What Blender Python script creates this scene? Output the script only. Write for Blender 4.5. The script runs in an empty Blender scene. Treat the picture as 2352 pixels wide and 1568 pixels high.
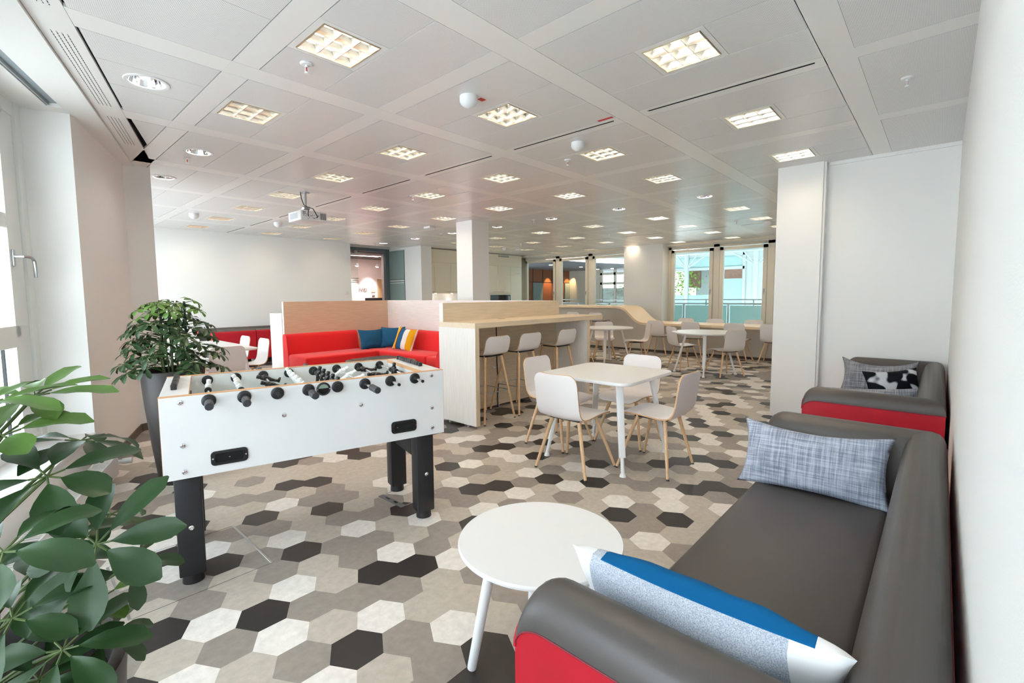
import bpy, bmesh, math, random
from math import sin, cos, pi, radians, sqrt, atan2
from mathutils import Matrix, Vector, noise as mnoise
C = bpy.context.scene.collection
SC = bpy.context.scene
R = random.Random(7)

# ------------------------------------------------------------------ materials
def lin(c):
    return tuple(((x/255.0)/12.92 if x/255.0 <= .04045 else ((x/255.0+.055)/1.055)**2.4) for x in c)
MATS = {}
def mat(name, rgb=(200,200,200), rough=.5, metal=0., spec=.5, noise=0., nscale=30., stretch=(1,1,1), bump=0., bscale=200., emit=None, es=0., coat=0., sheen=0., coord='Object', ndetail=4.):
    if name in MATS: return MATS[name]
    m = bpy.data.materials.new(name); m.use_nodes = True
    nt = m.node_tree; N = nt.nodes; L = nt.links
    b = N['Principled BSDF']
    col = lin(rgb)
    b.inputs['Base Color'].default_value = (*col, 1)
    b.inputs['Roughness'].default_value = rough
    b.inputs['Metallic'].default_value = metal
    b.inputs['Specular IOR Level'].default_value = spec
    if coat: b.inputs['Coat Weight'].default_value = coat; b.inputs['Coat Roughness'].default_value = .1
    if sheen: b.inputs['Sheen Weight'].default_value = sheen
    if emit: b.inputs['Emission Color'].default_value = (*lin(emit), 1); b.inputs['Emission Strength'].default_value = es
    if noise or bump:
        tc = N.new('ShaderNodeTexCoord'); mp = N.new('ShaderNodeMapping'); mp.inputs['Scale'].default_value = stretch
        L.new(tc.outputs[coord], mp.inputs['Vector'])
    if noise:
        tx = N.new('ShaderNodeTexNoise'); tx.inputs['Scale'].default_value = nscale; tx.inputs['Detail'].default_value = ndetail; tx.inputs['Roughness'].default_value = .6
        L.new(mp.outputs[0], tx.inputs['Vector'])
        r = N.new('ShaderNodeValToRGB'); r.color_ramp.elements[0].position = .28; r.color_ramp.elements[1].position = .72
        lo = tuple(max(0, c*(1-noise)) for c in col); hi = tuple(min(1, c*(1+noise)) for c in col)
        r.color_ramp.elements[0].color = (*lo, 1); r.color_ramp.elements[1].color = (*hi, 1)
        L.new(tx.outputs['Fac'], r.inputs['Fac']); L.new(r.outputs['Color'], b.inputs['Base Color'])
    if bump:
        t2 = N.new('ShaderNodeTexNoise'); t2.inputs['Scale'].default_value = bscale; t2.inputs['Detail'].default_value = 2
        L.new(mp.outputs[0], t2.inputs['Vector'])
        bp = N.new('ShaderNodeBump'); bp.inputs['Strength'].default_value = bump; bp.inputs['Distance'].default_value = .002
        L.new(t2.outputs['Fac'], bp.inputs['Height']); L.new(bp.outputs['Normal'], b.inputs['Normal'])
    MATS[name] = m
    return m
def perforated(name, rgb, hole, pitch=.006, rad=.26):
    m = mat(name, rgb, .28); nt = m.node_tree; N = nt.nodes; L = nt.links
    tc = N.new('ShaderNodeTexCoord'); sc = N.new('ShaderNodeVectorMath'); sc.operation = 'SCALE'; sc.inputs['Scale'].default_value = 1/pitch
    fr = N.new('ShaderNodeVectorMath'); fr.operation = 'FRACTION'
    su = N.new('ShaderNodeVectorMath'); su.operation = 'SUBTRACT'; su.inputs[1].default_value = (.5, .5, 0)
    mu = N.new('ShaderNodeVectorMath'); mu.operation = 'MULTIPLY'; mu.inputs[1].default_value = (1, 1, 0)
    ln = N.new('ShaderNodeVectorMath'); ln.operation = 'LENGTH'
    lt = N.new('ShaderNodeMath'); lt.operation = 'LESS_THAN'; lt.inputs[1].default_value = rad
    mx = N.new('ShaderNodeMix'); mx.data_type = 'RGBA'; mx.inputs['A'].default_value = (*lin(rgb), 1); mx.inputs['B'].default_value = (*lin(hole), 1)
    L.new(tc.outputs['Object'], sc.inputs[0]); L.new(sc.outputs[0], fr.inputs[0]); L.new(fr.outputs[0], su.inputs[0]); L.new(su.outputs[0], mu.inputs[0]); L.new(mu.outputs[0], ln.inputs[0])
    L.new(ln.outputs['Value'], lt.inputs[0]); L.new(lt.outputs[0], mx.inputs['Factor']); L.new(mx.outputs['Result'], N['Principled BSDF'].inputs['Base Color'])
    return m
def glass(name, rgb=(235,245,242), refl=.08, rough=.0, tint_rough=0.):
    if name in MATS: return MATS[name]
    m = bpy.data.materials.new(name); m.use_nodes = True; nt = m.node_tree; N = nt.nodes; L = nt.links
    N.clear(); o = N.new('ShaderNodeOutputMaterial'); mx = N.new('ShaderNodeMixShader'); t = N.new('ShaderNodeBsdfTransparent'); g = N.new('ShaderNodeBsdfGlossy')
    lw = N.new('ShaderNodeLayerWeight'); lw.inputs['Blend'].default_value = refl
    t.inputs['Color'].default_value = (*lin(rgb), 1); g.inputs['Roughness'].default_value = rough; g.inputs['Color'].default_value = (.9, .95, .93, 1)
    L.new(lw.outputs['Fresnel'], mx.inputs[0]); L.new(t.outputs[0], mx.inputs[1]); L.new(g.outputs[0], mx.inputs[2]); L.new(mx.outputs[0], o.inputs[0])
    MATS[name] = m; return m
def frosted(name, rgb, alpha=.6):
    if name in MATS: return MATS[name]
    m = bpy.data.materials.new(name); m.use_nodes = True; nt = m.node_tree; N = nt.nodes; L = nt.links
    N.clear(); o = N.new('ShaderNodeOutputMaterial'); mx = N.new('ShaderNodeMixShader'); t = N.new('ShaderNodeBsdfTransparent'); g = N.new('ShaderNodeBsdfPrincipled')
    g.inputs['Base Color'].default_value = (*lin(rgb), 1); g.inputs['Roughness'].default_value = .25; t.inputs['Color'].default_value = (.85, .95, .92, 1)
    mx.inputs[0].default_value = alpha
    L.new(t.outputs[0], mx.inputs[1]); L.new(g.outputs[0], mx.inputs[2]); L.new(mx.outputs[0], o.inputs[0])
    MATS[name] = m; return m
def wood(name, rgb, dark=.13, axis=0, scale=5.):
    """fine straight grain along one axis"""
    if name in MATS: return MATS[name]
    st = [14., 14., 14.]; st[axis] = .8
    m = mat(name, rgb, .42, noise=dark, nscale=scale, stretch=tuple(st), ndetail=6.)
    return m

M_wall = mat('wall_paint', (234,233,231), .6, spec=.3, bump=.08, bscale=600)
M_wallw = mat('textured_wall_paint', (228,228,226), .6, spec=.3, bump=.5, bscale=260)
M_ceil = mat('ceiling_enamel', (232,230,228), .28, spec=.5)
M_perf = perforated('perforated_enamel', (231,229,228), (170,170,172))
M_white = mat('white_laminate', (226,226,227), .35)
M_whitem = mat('white_powder_coat', (235,236,238), .35)
M_trim = mat('cream_frame_paint', (222,214,198), .4)
M_frame = mat('white_frame_paint', (228,230,228), .4)
M_base = mat('baseboard_brown', (84,74,66), .5)
M_dark = mat('dark_void', (28,28,30), .7)
M_black = mat('black_plastic', (26,26,29), .38)
M_blackm = mat('black_powder_coat', (30,30,34), .5)
M_chrome = mat('chrome', (225,225,228), .12, metal=1.)
M_steel = mat('brushed_steel', (185,188,190), .32, metal=1.)
M_wood = wood('ash_board_long', (222,204,178), .10, 0)
M_woodv = wood('ash_board_upright', (222,204,178), .10, 2)
M_woody = wood('ash_board_cross', (222,204,178), .10, 1)
M_woodlit = wood('lit_ash_upright', (232,228,224), .07, 2)  # same ash, whitened: window light put into the colour of these faces
M_woodlit_y = wood('lit_ash_cross', (226,220,214), .08, 1)  # cross-grain ash, also whitened to carry the window light
M_woodt = wood('tan_ash_board', (216,188,158), .11, 0)
M_woodc = wood('counter_ash', (226,204,172), .08, 1)
M_ply = mat('plywood_edge', (205,165,125), .5, noise=.1, nscale=60)
M_shell = mat('white_chair_laminate', (233,228,228), .4)
M_leg = wood('ash_leg', (218,182,142), .14, 2, 8.)
M_red = mat('red_leatherette', (168,12,34), .5, spec=.35, bump=.1, bscale=500, noise=.05, nscale=6)
M_grey = mat('grey_leatherette', (76,71,69), .42, spec=.4, bump=.12, bscale=500, noise=.04, nscale=5)
M_redf = mat('red_wool_fabric', (214,34,38), .8, spec=.15, noise=.08, nscale=180, sheen=.2)
M_blue = mat('blue_cotton', (34,84,120), .85, spec=.1, noise=.14, nscale=90)
M_pot = mat('matt_dark_pot', (50,45,44), .45)
M_soil = mat('potting_soil', (44,34,28), .95, noise=.4, nscale=60)
M_leaf = mat('leaf_green', (36,64,30), .38, spec=.4, noise=.3, nscale=9)
M_leafl = mat('young_leaf_green', (78,112,42), .4, spec=.4, noise=.25, nscale=9)
M_stem = mat('plant_stem', (74,92,44), .6)
M_stake = mat('dark_moss_pole', (24,52,48), .85, noise=.4, nscale=140, bump=.8, bscale=120)
M_kit = mat('cream_lacquer', (238,231,212), .22, spec=.5)
M_handle = mat('satin_nickel', (196,190,176), .3, metal=1.)
M_redl = mat('red_label', (206,52,60), .5)
M_glass = glass('clear_glass')
M_lampw = mat('fluorescent_tube', (255,255,255), emit=(255,240,216), es=30.)
M_louv = mat('mirror_louvre', (240,236,228), .24, metal=1.)
M_refl = mat('lamp_reflector', (240,234,220), .5)

# ------------------------------------------------------------------ mesh builder
class MB:
    def __init__(s, T=None): s.v=[]; s.f=[]; s.m=[]; s.T=T or Matrix.Identity(4)
    def add(s, V, F, mi=0):
        o=len(s.v); T=s.T
        s.v += [tuple(T @ Vector(p)) for p in V]
        s.f += [tuple(i+o for i in f) for f in F]
        s.m += ([mi]*len(F) if isinstance(mi,int) else list(mi))
        return s
    def box(s,x0,x1,y0,y1,z0,z1,mi=0):
        V=[(x,y,z) for z in (z0,z1) for y in (y0,y1) for x in (x0,x1)]
        return s.add(V,[(0,2,3,1),(4,5,7,6),(0,1,5,4),(2,6,7,3),(0,4,6,2),(1,3,7,5)],mi)
    def bb(s,x0,x1,y0,y1,z0,z1,bev=.01,seg=2,mi=0):
        bm=bmesh.new(); bmesh.ops.create_cube(bm,size=1.)
        for v in bm.verts: v.co=Vector(((x0+x1)/2+v.co.x*(x1-x0),(y0+y1)/2+v.co.y*(y1-y0),(z0+z1)/2+v.co.z*(z1-z0)))
        bev=min(bev,.49*min(x1-x0,y1-y0,z1-z0))
        bmesh.ops.bevel(bm,geom=list(bm.edges),offset=bev,segments=seg,profile=.5,affect='EDGES')
        bm.verts.ensure_lookup_table()
        for i,v in enumerate(bm.verts): v.index=i
        s.add([tuple(v.co) for v in bm.verts],[tuple(v.index for v in f.verts) for f in bm.faces],mi); bm.free(); return s
    def rings(s,RR,closed=True,cap0=True,cap1=True,mi=0):
        n=len(RR[0]); V=[p for r in RR for p in r]; F=[]; k=n if closed else n-1
        for i in range(len(RR)-1):
            for j in range(k):
                a=i*n+j; b=i*n+(j+1)%n; F.append((a,b,b+n,a+n))
        if cap0: F.append(tuple(range(n-1,-1,-1)))
        if cap1: F.append(tuple(range((len(RR)-1)*n,len(RR)*n)))
        return s.add(V,F,mi)
    def cyl(s,p0,p1,r0,r1=None,n=12,mi=0,caps=True):
        p0=Vector(p0);p1=Vector(p1); r1=r0 if r1 is None else r1
        d=(p1-p0).normalized(); a=d.orthogonal().normalized(); b=d.cross(a)
        RR=[[tuple(p+a*(r*cos(2*pi*i/n))+b*(r*sin(2*pi*i/n))) for i in range(n)] for p,r in ((p0,r0),(p1,r1))]
        return s.rings(RR,True,caps,caps,mi)
    def tube(s,pts,r,n=8,mi=0,taper=None):
        P=[Vector(p) for p in pts]; RR=[]; a=None
        for i,p in enumerate(P):
            d=(P[min(i+1,len(P)-1)]-P[max(i-1,0)]).normalized()
            a=d.orthogonal().normalized() if a is None else (a-d*a.dot(d)).normalized()
            b=d.cross(a); rr=r if taper is None else r+(taper-r)*i/(len(P)-1)
            RR.append([tuple(p+a*(rr*cos(2*pi*k/n))+b*(rr*sin(2*pi*k/n))) for k in range(n)])
        return s.rings(RR,True,True,True,mi)
    def lathe(s,prof,c=(0,0,0),n=32,mi=0,cap0=False,cap1=False):
        RR=[[(c[0]+r*cos(2*pi*k/n),c[1]+r*sin(2*pi*k/n),c[2]+z) for k in range(n)] for r,z in prof]
        return s.rings(RR,True,cap0,cap1,mi)
    def prism(s,poly,z0,z1,mi=0):
        return s.rings([[(x,y,z0) for x,y in poly],[(x,y,z1) for x,y in poly]],True,True,True,mi)
    def quad(s,a,b,c,d,mi=0): return s.add([a,b,c,d],[(0,1,2,3)],mi)
    def build(s,name,mats,parent=None,smooth=35,loc=None,rotz=0.):
        me=bpy.data.meshes.new(name); me.from_pydata(s.v,[],s.f); me.update()
        mats=mats if isinstance(mats,(list,tuple)) else [mats]
        for m in mats: me.materials.append(m)
        if len(mats)>1: me.polygons.foreach_set('material_index',s.m)
        if smooth:
            me.polygons.foreach_set('use_smooth',[True]*len(me.polygons)); me.set_sharp_from_angle(angle=radians(smooth))
        bm=bmesh.new(); bm.from_mesh(me); bmesh.ops.recalc_face_normals(bm,faces=bm.faces); bm.to_mesh(me); bm.free()
        o=bpy.data.objects.new(name,me); C.objects.link(o)
        if parent: o.parent=parent
        if loc: o.location=loc
        o.rotation_euler.z=rotz
        return o
def tag(o,label,cat,group=None,kind=None):
    o['label']=label; o['category']=cat
    if group: o['group']=group
    if kind: o['kind']=kind
    return o
def thing(name,label,cat,loc=(0,0,0),rotz=0.,group=None):
    o=bpy.data.objects.new(name,None); o.empty_display_size=.1; C.objects.link(o); o.location=loc; o.rotation_euler.z=rotz
    return tag(o,label,cat,group)
def struct(mb,name,mats,smooth=0,parent=None):
    o=mb.build(name,mats,parent,smooth)
    if not parent: o['kind']='structure'
    return o
def dup(root,label,loc,rotz=0.,group=None):
    r=root.copy(); C.objects.link(r); r.location=loc; r.rotation_euler.z=rotz; r['label']=label
    if group: r['group']=group
    for ch in list(root.children):
        c=ch.copy(); C.objects.link(c); c.parent=r
        for g in list(ch.children):
            d=g.copy(); C.objects.link(d); d.parent=c
    return r
ORD=['first','second','third','fourth','fifth','sixth','seventh','eighth','ninth','tenth']
def rrect(x0,x1,y0,y1,r,n=5):
    P=[]
    for cx,cy,a in ((x1-r,y1-r,0),(x0+r,y1-r,90),(x0+r,y0+r,180),(x1-r,y0+r,270)):
        for i in range(n+1):
            t=radians(a+90*i/n); P.append((cx+r*cos(t),cy+r*sin(t)))
    return P

# ------------------------------------------------------------------ camera
f_px,pitch,roll,ppx,ppy,aA=1081.97,.0787,.0083,1174.05,763.45,-.7403+pi/2
Rt=Vector((cos(aA),-sin(aA),0)); Fw=Vector((sin(aA),cos(aA),0))
fw=Fw*cos(pitch)+Vector((0,0,-sin(pitch))); up=Fw*sin(pitch)+Vector((0,0,cos(pitch)))
xr=Rt*cos(roll)-up*sin(roll); yu=Rt*sin(roll)+up*cos(roll)
cam=bpy.data.cameras.new('camera'); co=bpy.data.objects.new('camera',cam); C.objects.link(co)
mw=Matrix((( xr.x,yu.x,-fw.x,0),(xr.y,yu.y,-fw.y,0),(xr.z,yu.z,-fw.z,1.4),(0,0,0,1)))
co.matrix_world=mw
cam.sensor_width=36; cam.lens=f_px/2352*36; cam.shift_x=(1176-ppx)/2352; cam.shift_y=(ppy-784)/2352; cam.clip_start=.02; cam.clip_end=200
SC.camera=co
vs=SC.view_settings; vs.view_transform='Standard'; vs.look='None'; vs.gamma=1; vs.exposure=1.5; vs.use_curve_mapping=False
cy=SC.cycles; cy.max_bounces=12; cy.diffuse_bounces=6; cy.glossy_bounces=5; cy.transparent_max_bounces=16; cy.sample_clamp_indirect=6.; cy.caustics_refractive=False; cy.blur_glossy=.5
w=bpy.data.worlds.new('world'); SC.world=w; w.use_nodes=True
bg=w.node_tree.nodes['Background']; bg.inputs['Color'].default_value=(.86,.91,1.,1); bg.inputs['Strength'].default_value=3.6

# ------------------------------------------------------------------ floor
def tile_mat(name,rgb):
    m=mat(name,rgb,.42,spec=.4,noise=.13,nscale=26,ndetail=8.); return m
TM=[tile_mat('tile_white',(220,215,210)),tile_mat('tile_beige',(178,170,160)),tile_mat('tile_grey',(140,132,126)),tile_mat('tile_dark',(44,40,39))]
TILE={-16:(15,'BWB'),-15:(12,'DGBBBWBB'),-14:(11,'DGBDGBDBWD'),-13:(10,'BBBGBDGWBGWDB'),-12:(9,'GWWGGGBBDBDBBBWB'),
-11:(9,'BGGWWWGGBBWGDWDWB'),-10:(-5,'BWDWBBBBBBBBBGBDDGDBWBWBBGWDWB'),-9:(-5,'BBBDBGBBBBBBBGGWBBWDGBDGDBBGBGD'),
-8:(-5,'BDGWBBDDBBBBDWBWDGGGGBWBDWDWB'),-7:(-5,'GGBGGGBGBWBBGGBBBBGGGWGBWGGBB'),-6:(-5,'BDWBBWGGBWBWBBWGWDGBBBWBGWBG'),
-5:(-5,'WBDBDBDBGBGDDGDBWBGDDDGWGB'),-4:(-5,'WWGGGBGGDBGBWBWDGBBGWDBDB'),-3:(-5,'WDWBWBWBWBWGBGBBGGBBGGWB'),
-2:(-5,'BWDGDGGBGDGWBBWBWDDGWWB'),-1:(-6,'GGGBGBGWGBDBWBDGWBGDB'),0:(-6,'DBGBWBDDWGBWBGGDBWB'),
1:(-6,'WDWDGGGBGBWBBWBBG'),2:(-6,'GBGWBWBBGWGBBGB'),3:(-6,'DWBGDGWBGBWBGD'),4:(-6,'BWBWBGDBGW')}
tm={}
for i,(j0,t) in TILE.items():
    for n,ch in enumerate(t): tm[(i,j0+n)]='WBGD'.index(ch)
fl=MB(); s=.1142
for i in range(-110,40):
    for j in range(-16,72):
        cx,cyy=1.232+.1713*j, 2.055-.1978*i-.0989*j
        if not(-1.6<cx<13.1 and -.6<cyy<12.6): continue
        k=tm.get((i,j))
        if k is None: k=R.choices((0,1,2,3),(24,31,27,18))[0]
        fl.add([(cx+s*cos(pi/3*q),cyy+s*sin(pi/3*q),0) for q in range(6)],[(0,1,2,3,4,5)],k)
struct(fl,'floor',TM)

# ------------------------------------------------------------------ ceiling (metal panels with open joints)
ZC=2.77; TH=.018
ce=MB()
def panel(x0,x1,y0,y1,mi):
    ce.box(x0,x1,y0,y1,ZC,ZC+TH,mi)
GA,GB=.003,.0015          # half joints
def lum_panel(ak,bj,hole):
    x0,x1,y0,y1=ak-.20,ak+.205,bj-.195,bj+.195
    if hole=='sq':
        h=.166; c=ak+.0025
        panel(x0+GA,c-h,y0+GB,y1-GB,0); panel(c+h,x1-GA,y0+GB,y1-GB,0); panel(c-h,c+h,y0+GB,bj-h,0); panel(c-h,c+h,bj+h,y1-GB,0)
def perf_hole_panel(x0,x1,y0,y1,cx,cyy,r,mi):
    n=32; O=[];I=[]
    TT=[2*pi*k/n for k in range(n)]
    for X,Y in ((x1-cx,y1-cyy),(x0-cx,y1-cyy),(x0-cx,y0-cyy),(x1-cx,y0-cyy)): TT.append(atan2(Y,X)%(2*pi))
    for t in sorted(TT):
        c,s_=cos(t),sin(t); m=max(abs(c),abs(s_)); 
        ex=x1-cx if c>0 else cx-x0; ey=y1-cyy if s_>0 else cyy-y0
        q=min(ex/abs(c) if abs(c)>1e-6 else 9,ey/abs(s_) if abs(s_)>1e-6 else 9)
        O.append((cx+c*q,cyy+s_*q)); I.append((cx+r*c,cyy+r*s_))
    RR=[[(x,y,ZC+TH) for x,y in O],[(x,y,ZC) for x,y in O],[(x,y,ZC) for x,y in I],[(x,y,ZC+TH) for x,y in I]]
    ce.rings(RR,True,False,False,mi)
LUM={}; DOWN={}
for k in range(0,9):
    for j in range(0,8):
        if k==0: 
            if j in(1,2): LUM[(k,j)]=1
            if j in(3,4): DOWN[(k,j)]=1
            if j==0: LUM[(k,j)]=1
        elif k<=3: LUM[(k,j)]=1
        elif k==4: DOWN[(k,j)]=1
        elif 1<=j<=6: LUM[(k,j)]=1
AK=[1.37+1.369*k for k in range(9)]; BJ=[1.165+1.36*j for j in range(8)]
for k,ak in enumerate(AK):
    # cross band between rows of modules (carries a slot on rows 1 and 6)
    for j,bj in enumerate(BJ):
        y0,y1=bj-.59,bj+.585
        x0b,x1b=ak+.61,ak+.76
        if k in(1,6):
            panel(x0b+GA,x0b+.042,y0,y1,0); panel(x0b+.06,x1b-GA,y0,y1,0); panel(x0b+.042,x0b+.06,y0,y0+.05,0); panel(x0b+.042,x0b+.06,y1-.05,y1,0)
        else: panel(x0b+GA,x1b-GA,y0,y1,0)
        for p,(xa,xb) in enumerate(((ak-.609,ak-.20),(ak-.20,ak+.205),(ak+.205,ak+.61))):
            if k==0 and p==0: continue
            if p==1 and (k,j) in LUM:
                lum_panel(ak,bj,'sq'); panel(xa+GA,xb-GA,y0+GB,bj-.195-GB,1); panel(xa+GA,xb-GA,bj+.195+GB,y1-GB,1)
            elif p==1 and (k,j) in DOWN and k>0:
                perf_hole_panel(xa+GA,xb-GA,y0+GB,y1-GB,ak+.02,bj+.02,.105,1)
            elif p==1 and (k,j) in DOWN:
                perf_hole_panel(xa+GA,xb-GA,y0+GB,y1-GB,ak+.02,bj,.105,1)
            else: panel(xa+GA,xb-GA,y0+GB,y1-GB,1)
    # right-hand strip along the wall
    if ak<5: 
        for xa,xb in ((ak-.609,ak-.05),(ak-.05,ak+.61)): panel(xa+GA,xb-GA,-.08,.43-GB,1)
        panel(ak+.61+GA,ak+.76-GA,-.08,.43,0)
panel(4.873,6.06,-.08,.428,1)
for b0,b1 in [(.43,.58)]+[(1.165+1.36*j+.587,1.165+1.36*j+.768) for j in range(8)]:
    panel(1.0205,12.95,b0,b1,0)
# first cross band and the panels towards the slanting window strip
def edge_a(b): return .39+(b-3.34)*.299      # inner edge of the slanting strip
def strip_a(b): return .261+(b-3.505)*.296   # outer edge of the slanting strip
for j in range(-1,3):
    bj=1.165+1.36*j; y0,y1=bj-.59,bj+.585
    if j<0: y0,y1=-.08,.43
    panel(1.02+GA,1.17-GA,y0,y1,0)
    ym=[y0,(y0+y1)/2,y1] if j!=2 else [y0,3.62,3.98,y1]
    for q in range(len(ym)-1):
        a0,a1=ym[q]+GB,ym[q+1]-GB
        e0,e1=edge_a(a0),edge_a(a1)
        if e0>1.02 or e1>1.03: 
            continue
        if j==2 and q==1:
            n=24; cx,cyy,r=.745,3.90,.098
            perf_hole_panel(e1+.012,1.017,a0,a1+.0,cx,(a0+a1)/2,.098,1); DOWN[(0,2)]=((a0+a1)/2,cx)
            ce.prism([(e0,a0),(e1+.012,a0),(e1+.012,a1),(e1,a1)],ZC,ZC+TH,1)
        else: ce.prism([(e0,a0),(1.017,a0),(1.017,a1),(e1,a1)],ZC,ZC+TH,1)
for j in range(0,3):   # bands between window bays
    b0,b1=1.165+1.36*j+.587,1.165+1.36*j+.768
    ce.prism([(edge_a(b0)-.014,b0),(1.02,b0),(1.02,b1),(edge_a(b1)-.014,b1)],ZC,ZC+TH,0)
ce.prism([(edge_a(.43)-.014,.43),(1.02,.43),(1.02,.58),(edge_a(.58)-.014,.58)],ZC,ZC+TH,0)
ce.prism([(.80,4.66),(1.017,4.66),(1.017,5.33)],ZC,ZC+TH,1)
ce.prism([(1.022,4.66),(1.167,4.66),(1.167,6.26),(1.022,6.26),(1.022,5.36)],ZC,ZC+TH,0)
# slanting plain strip with four slots
def strip(b0,b1,slots=None):
    sl=[]
    for u0,u1 in ((0,.27),(.30,.40),(.43,.53),(.56,.66),(.69,1.)): 
        sl.append((u0,u1))
    def P(u,b): return (strip_a(b)+(edge_a(b)-.016-strip_a(b))*u,b)
    if not slots: ce.prism([P(0,b0),P(1,b0),P(1,b1),P(0,b1)],ZC,ZC+TH,0); return
    s0,s1=slots
    ce.prism([P(0,b0),P(1,b0),P(1,s0),P(0,s0)],ZC,ZC+TH,0); ce.prism([P(0,s1),P(1,s1),P(1,b1),P(0,b1)],ZC,ZC+TH,0)
    for u0,u1 in sl: ce.prism([P(u0,s0),P(u1,s0),P(u1,s1),P(u0,s1)],ZC,ZC+TH,0)
strip(-.6,2.05); strip(2.05,3.40,(2.15,3.15)); strip(3.40,4.55,(3.42,4.46)); strip(4.55,5.9,(4.70,5.42))
ce.prism([(strip_a(5.9),5.9),(1.018,5.9),(1.018,6.27),(.95,6.25)],ZC,ZC+TH,0)
ce.prism([(1.04,6.26),(1.167,6.26),(1.167,12.0),(1.04,12.0)],ZC,ZC+TH,0)
ce.box(12.9,13.2,-.2,12.2,ZC,ZC+TH,0)
struct(ce,'ceiling',[M_ceil,M_perf])
rf=MB(); rf.box(-2.2,13.4,-1.,12.6,3.2,3.3); struct(rf,'wall_roof_slab',mat('plenum_grey',(150,150,150),.9))

# ------------------------------------------------------------------ walls
HW=3.2
wl=MB(); wl.box(-2.,6.1,-.27,-.07,0,HW); struct(wl,'wall_right',M_wallw)
wl=MB(); wl.box(6.05,6.25,-.07,1.0,0,HW); struct(wl,'wall_end',M_wall)
wl=MB(); wl.box(5.935,6.42,.976,1.403,0,HW); struct(wl,'wall_pillar_right',M_wall)
wl=MB(); wl.box(5.945,6.37,6.378,6.806,0,HW); struct(wl,'wall_pillar_middle',M_wall)
wl=MB(); wl.box(6.25,13.2,.75,.9,0,HW); struct(wl,'wall_side',M_wall)
wl=MB(); wl.box(1.3,6.26,11.30,11.44,0,HW); wl.box(6.0,6.2599,11.44,12.2,0,HW); wl.box(6.26,7.98,12.0,12.2,ZC,HW); struct(wl,'wall_far',M_wall)
wl=MB(); wl.box(7.92,8.28,10.54,12.4,0,HW); struct(wl,'wall_pier_kitchen',M_wall)
wl=MB(); wl.box(8.28,13.2,11.45,11.6,0,HW); struct(wl,'wall_kitchen',M_wall)
bb=MB(); bb.box(5.96,6.05,-.05,.976,0,.07); bb.box(6.035,6.06,-.06,.99,0,.07); struct(bb,'baseboard_end',M_base)
bb=MB(); bb.box(1.4,6.26,11.285,11.302,0,.07); struct(bb,'baseboard_far',M_base)
# trims under the ceiling along the right end wall
t=MB(); t.box(6.03,6.06,-.07,.95,2.735,2.775); t.box(5.955,6.05,.955,.978,0,2.77); struct(t,'trim_1',M_wall)

# left window facade: C = inner corner of the reveal, w = along the wall, o = outwards
Cx,Cy=.462,4.79; wv=Vector((.3357,.942)); ov=Vector((-.942,.3357))
LM=Matrix(((wv.x,-ov.x,0,Cx),(wv.y,-ov.y,0,Cy),(0,0,1,0),(0,0,0,1)))   # local: x along wall, y into the room, z up
DP=.29
wl=MB(LM); Lp=1.507
wl.box(0,Lp,-.5,0,0,HW); wl.box(Lp-.001,Lp+.001,0,0,0,.001)
wl.box(-5.2,0,-.5,0,2.78,HW); wl.box(-5.2,0,-.5,0,0,.36)
struct(wl,'wall_left',M_wall)
wl=MB()
p1=(.968,6.210); wl.prism([(.968,6.210),(1.2,6.245),(1.0,6.9),(.72,6.6)],0,HW); struct(wl,'wall_left_pillar',M_wall)
bb=MB(LM); bb.box(0.02,Lp+.002,0,.012,0,.075); struct(bb,'baseboard_left',M_base)
bb=MB(); bb.prism([(.968,6.210),(.980,6.192),(1.215,6.228),(1.2,6.25)],0,.075); struct(bb,'baseboard_pillar',M_base)
# soffit between facade and ceiling with the blind recess
so=MB(LM)
def loc_y(b):
    x=strip_a(b)-Cx; y=b-Cy; return x*wv.x+y*wv.y, -(x*ov.x+y*ov.y)
q0,q1=loc_y(.3),loc_y(5.9); sl_=(q1[1]-q0[1])/(q1[0]-q0[0]); SA=q0[1]+sl_*(-5.2-q0[0])-.004; SB=q0[1]+sl_*(Lp+.05-q0[0])-.004
so.box(-5.2,Lp+.05,-.30,-.10,2.752,2.80); so.box(-5.2,-.12,-.10,.0,2.80,2.83); so.box(-5.2,-.12,-.10,-.09,2.752,2.83); so.box(-5.2,-.12,-.01,0,2.752,2.83)
so.box(-.12,Lp+.05,-.10,.0,2.752,2.80)
so.add([(-5.2,0,2.752),(Lp+.05,0,2.752),(Lp+.05,SB,2.752),(-5.2,SA,2.752),(-5.2,0,2.80),(Lp+.05,0,2.80),(Lp+.05,SB,2.80),(-5.2,SA,2.80)],[(0,1,2,3),(2,3,7,6),(4,5,6,7),(1,2,6,5)],0)
struct(so,'trim_2',M_wall)
bl=MB(LM); bl.box(-4.9,-.13,-.088,-.03,2.775,2.815); bl.box(-4.9,-.13,-.085,-.075,2.757,2.775)
tag(bl.build('roller_blind',mat('blind_grey',(150,160,166),.6),smooth=0),'grey roller blind housed in the ceiling recess above the left window','blind')

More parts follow.
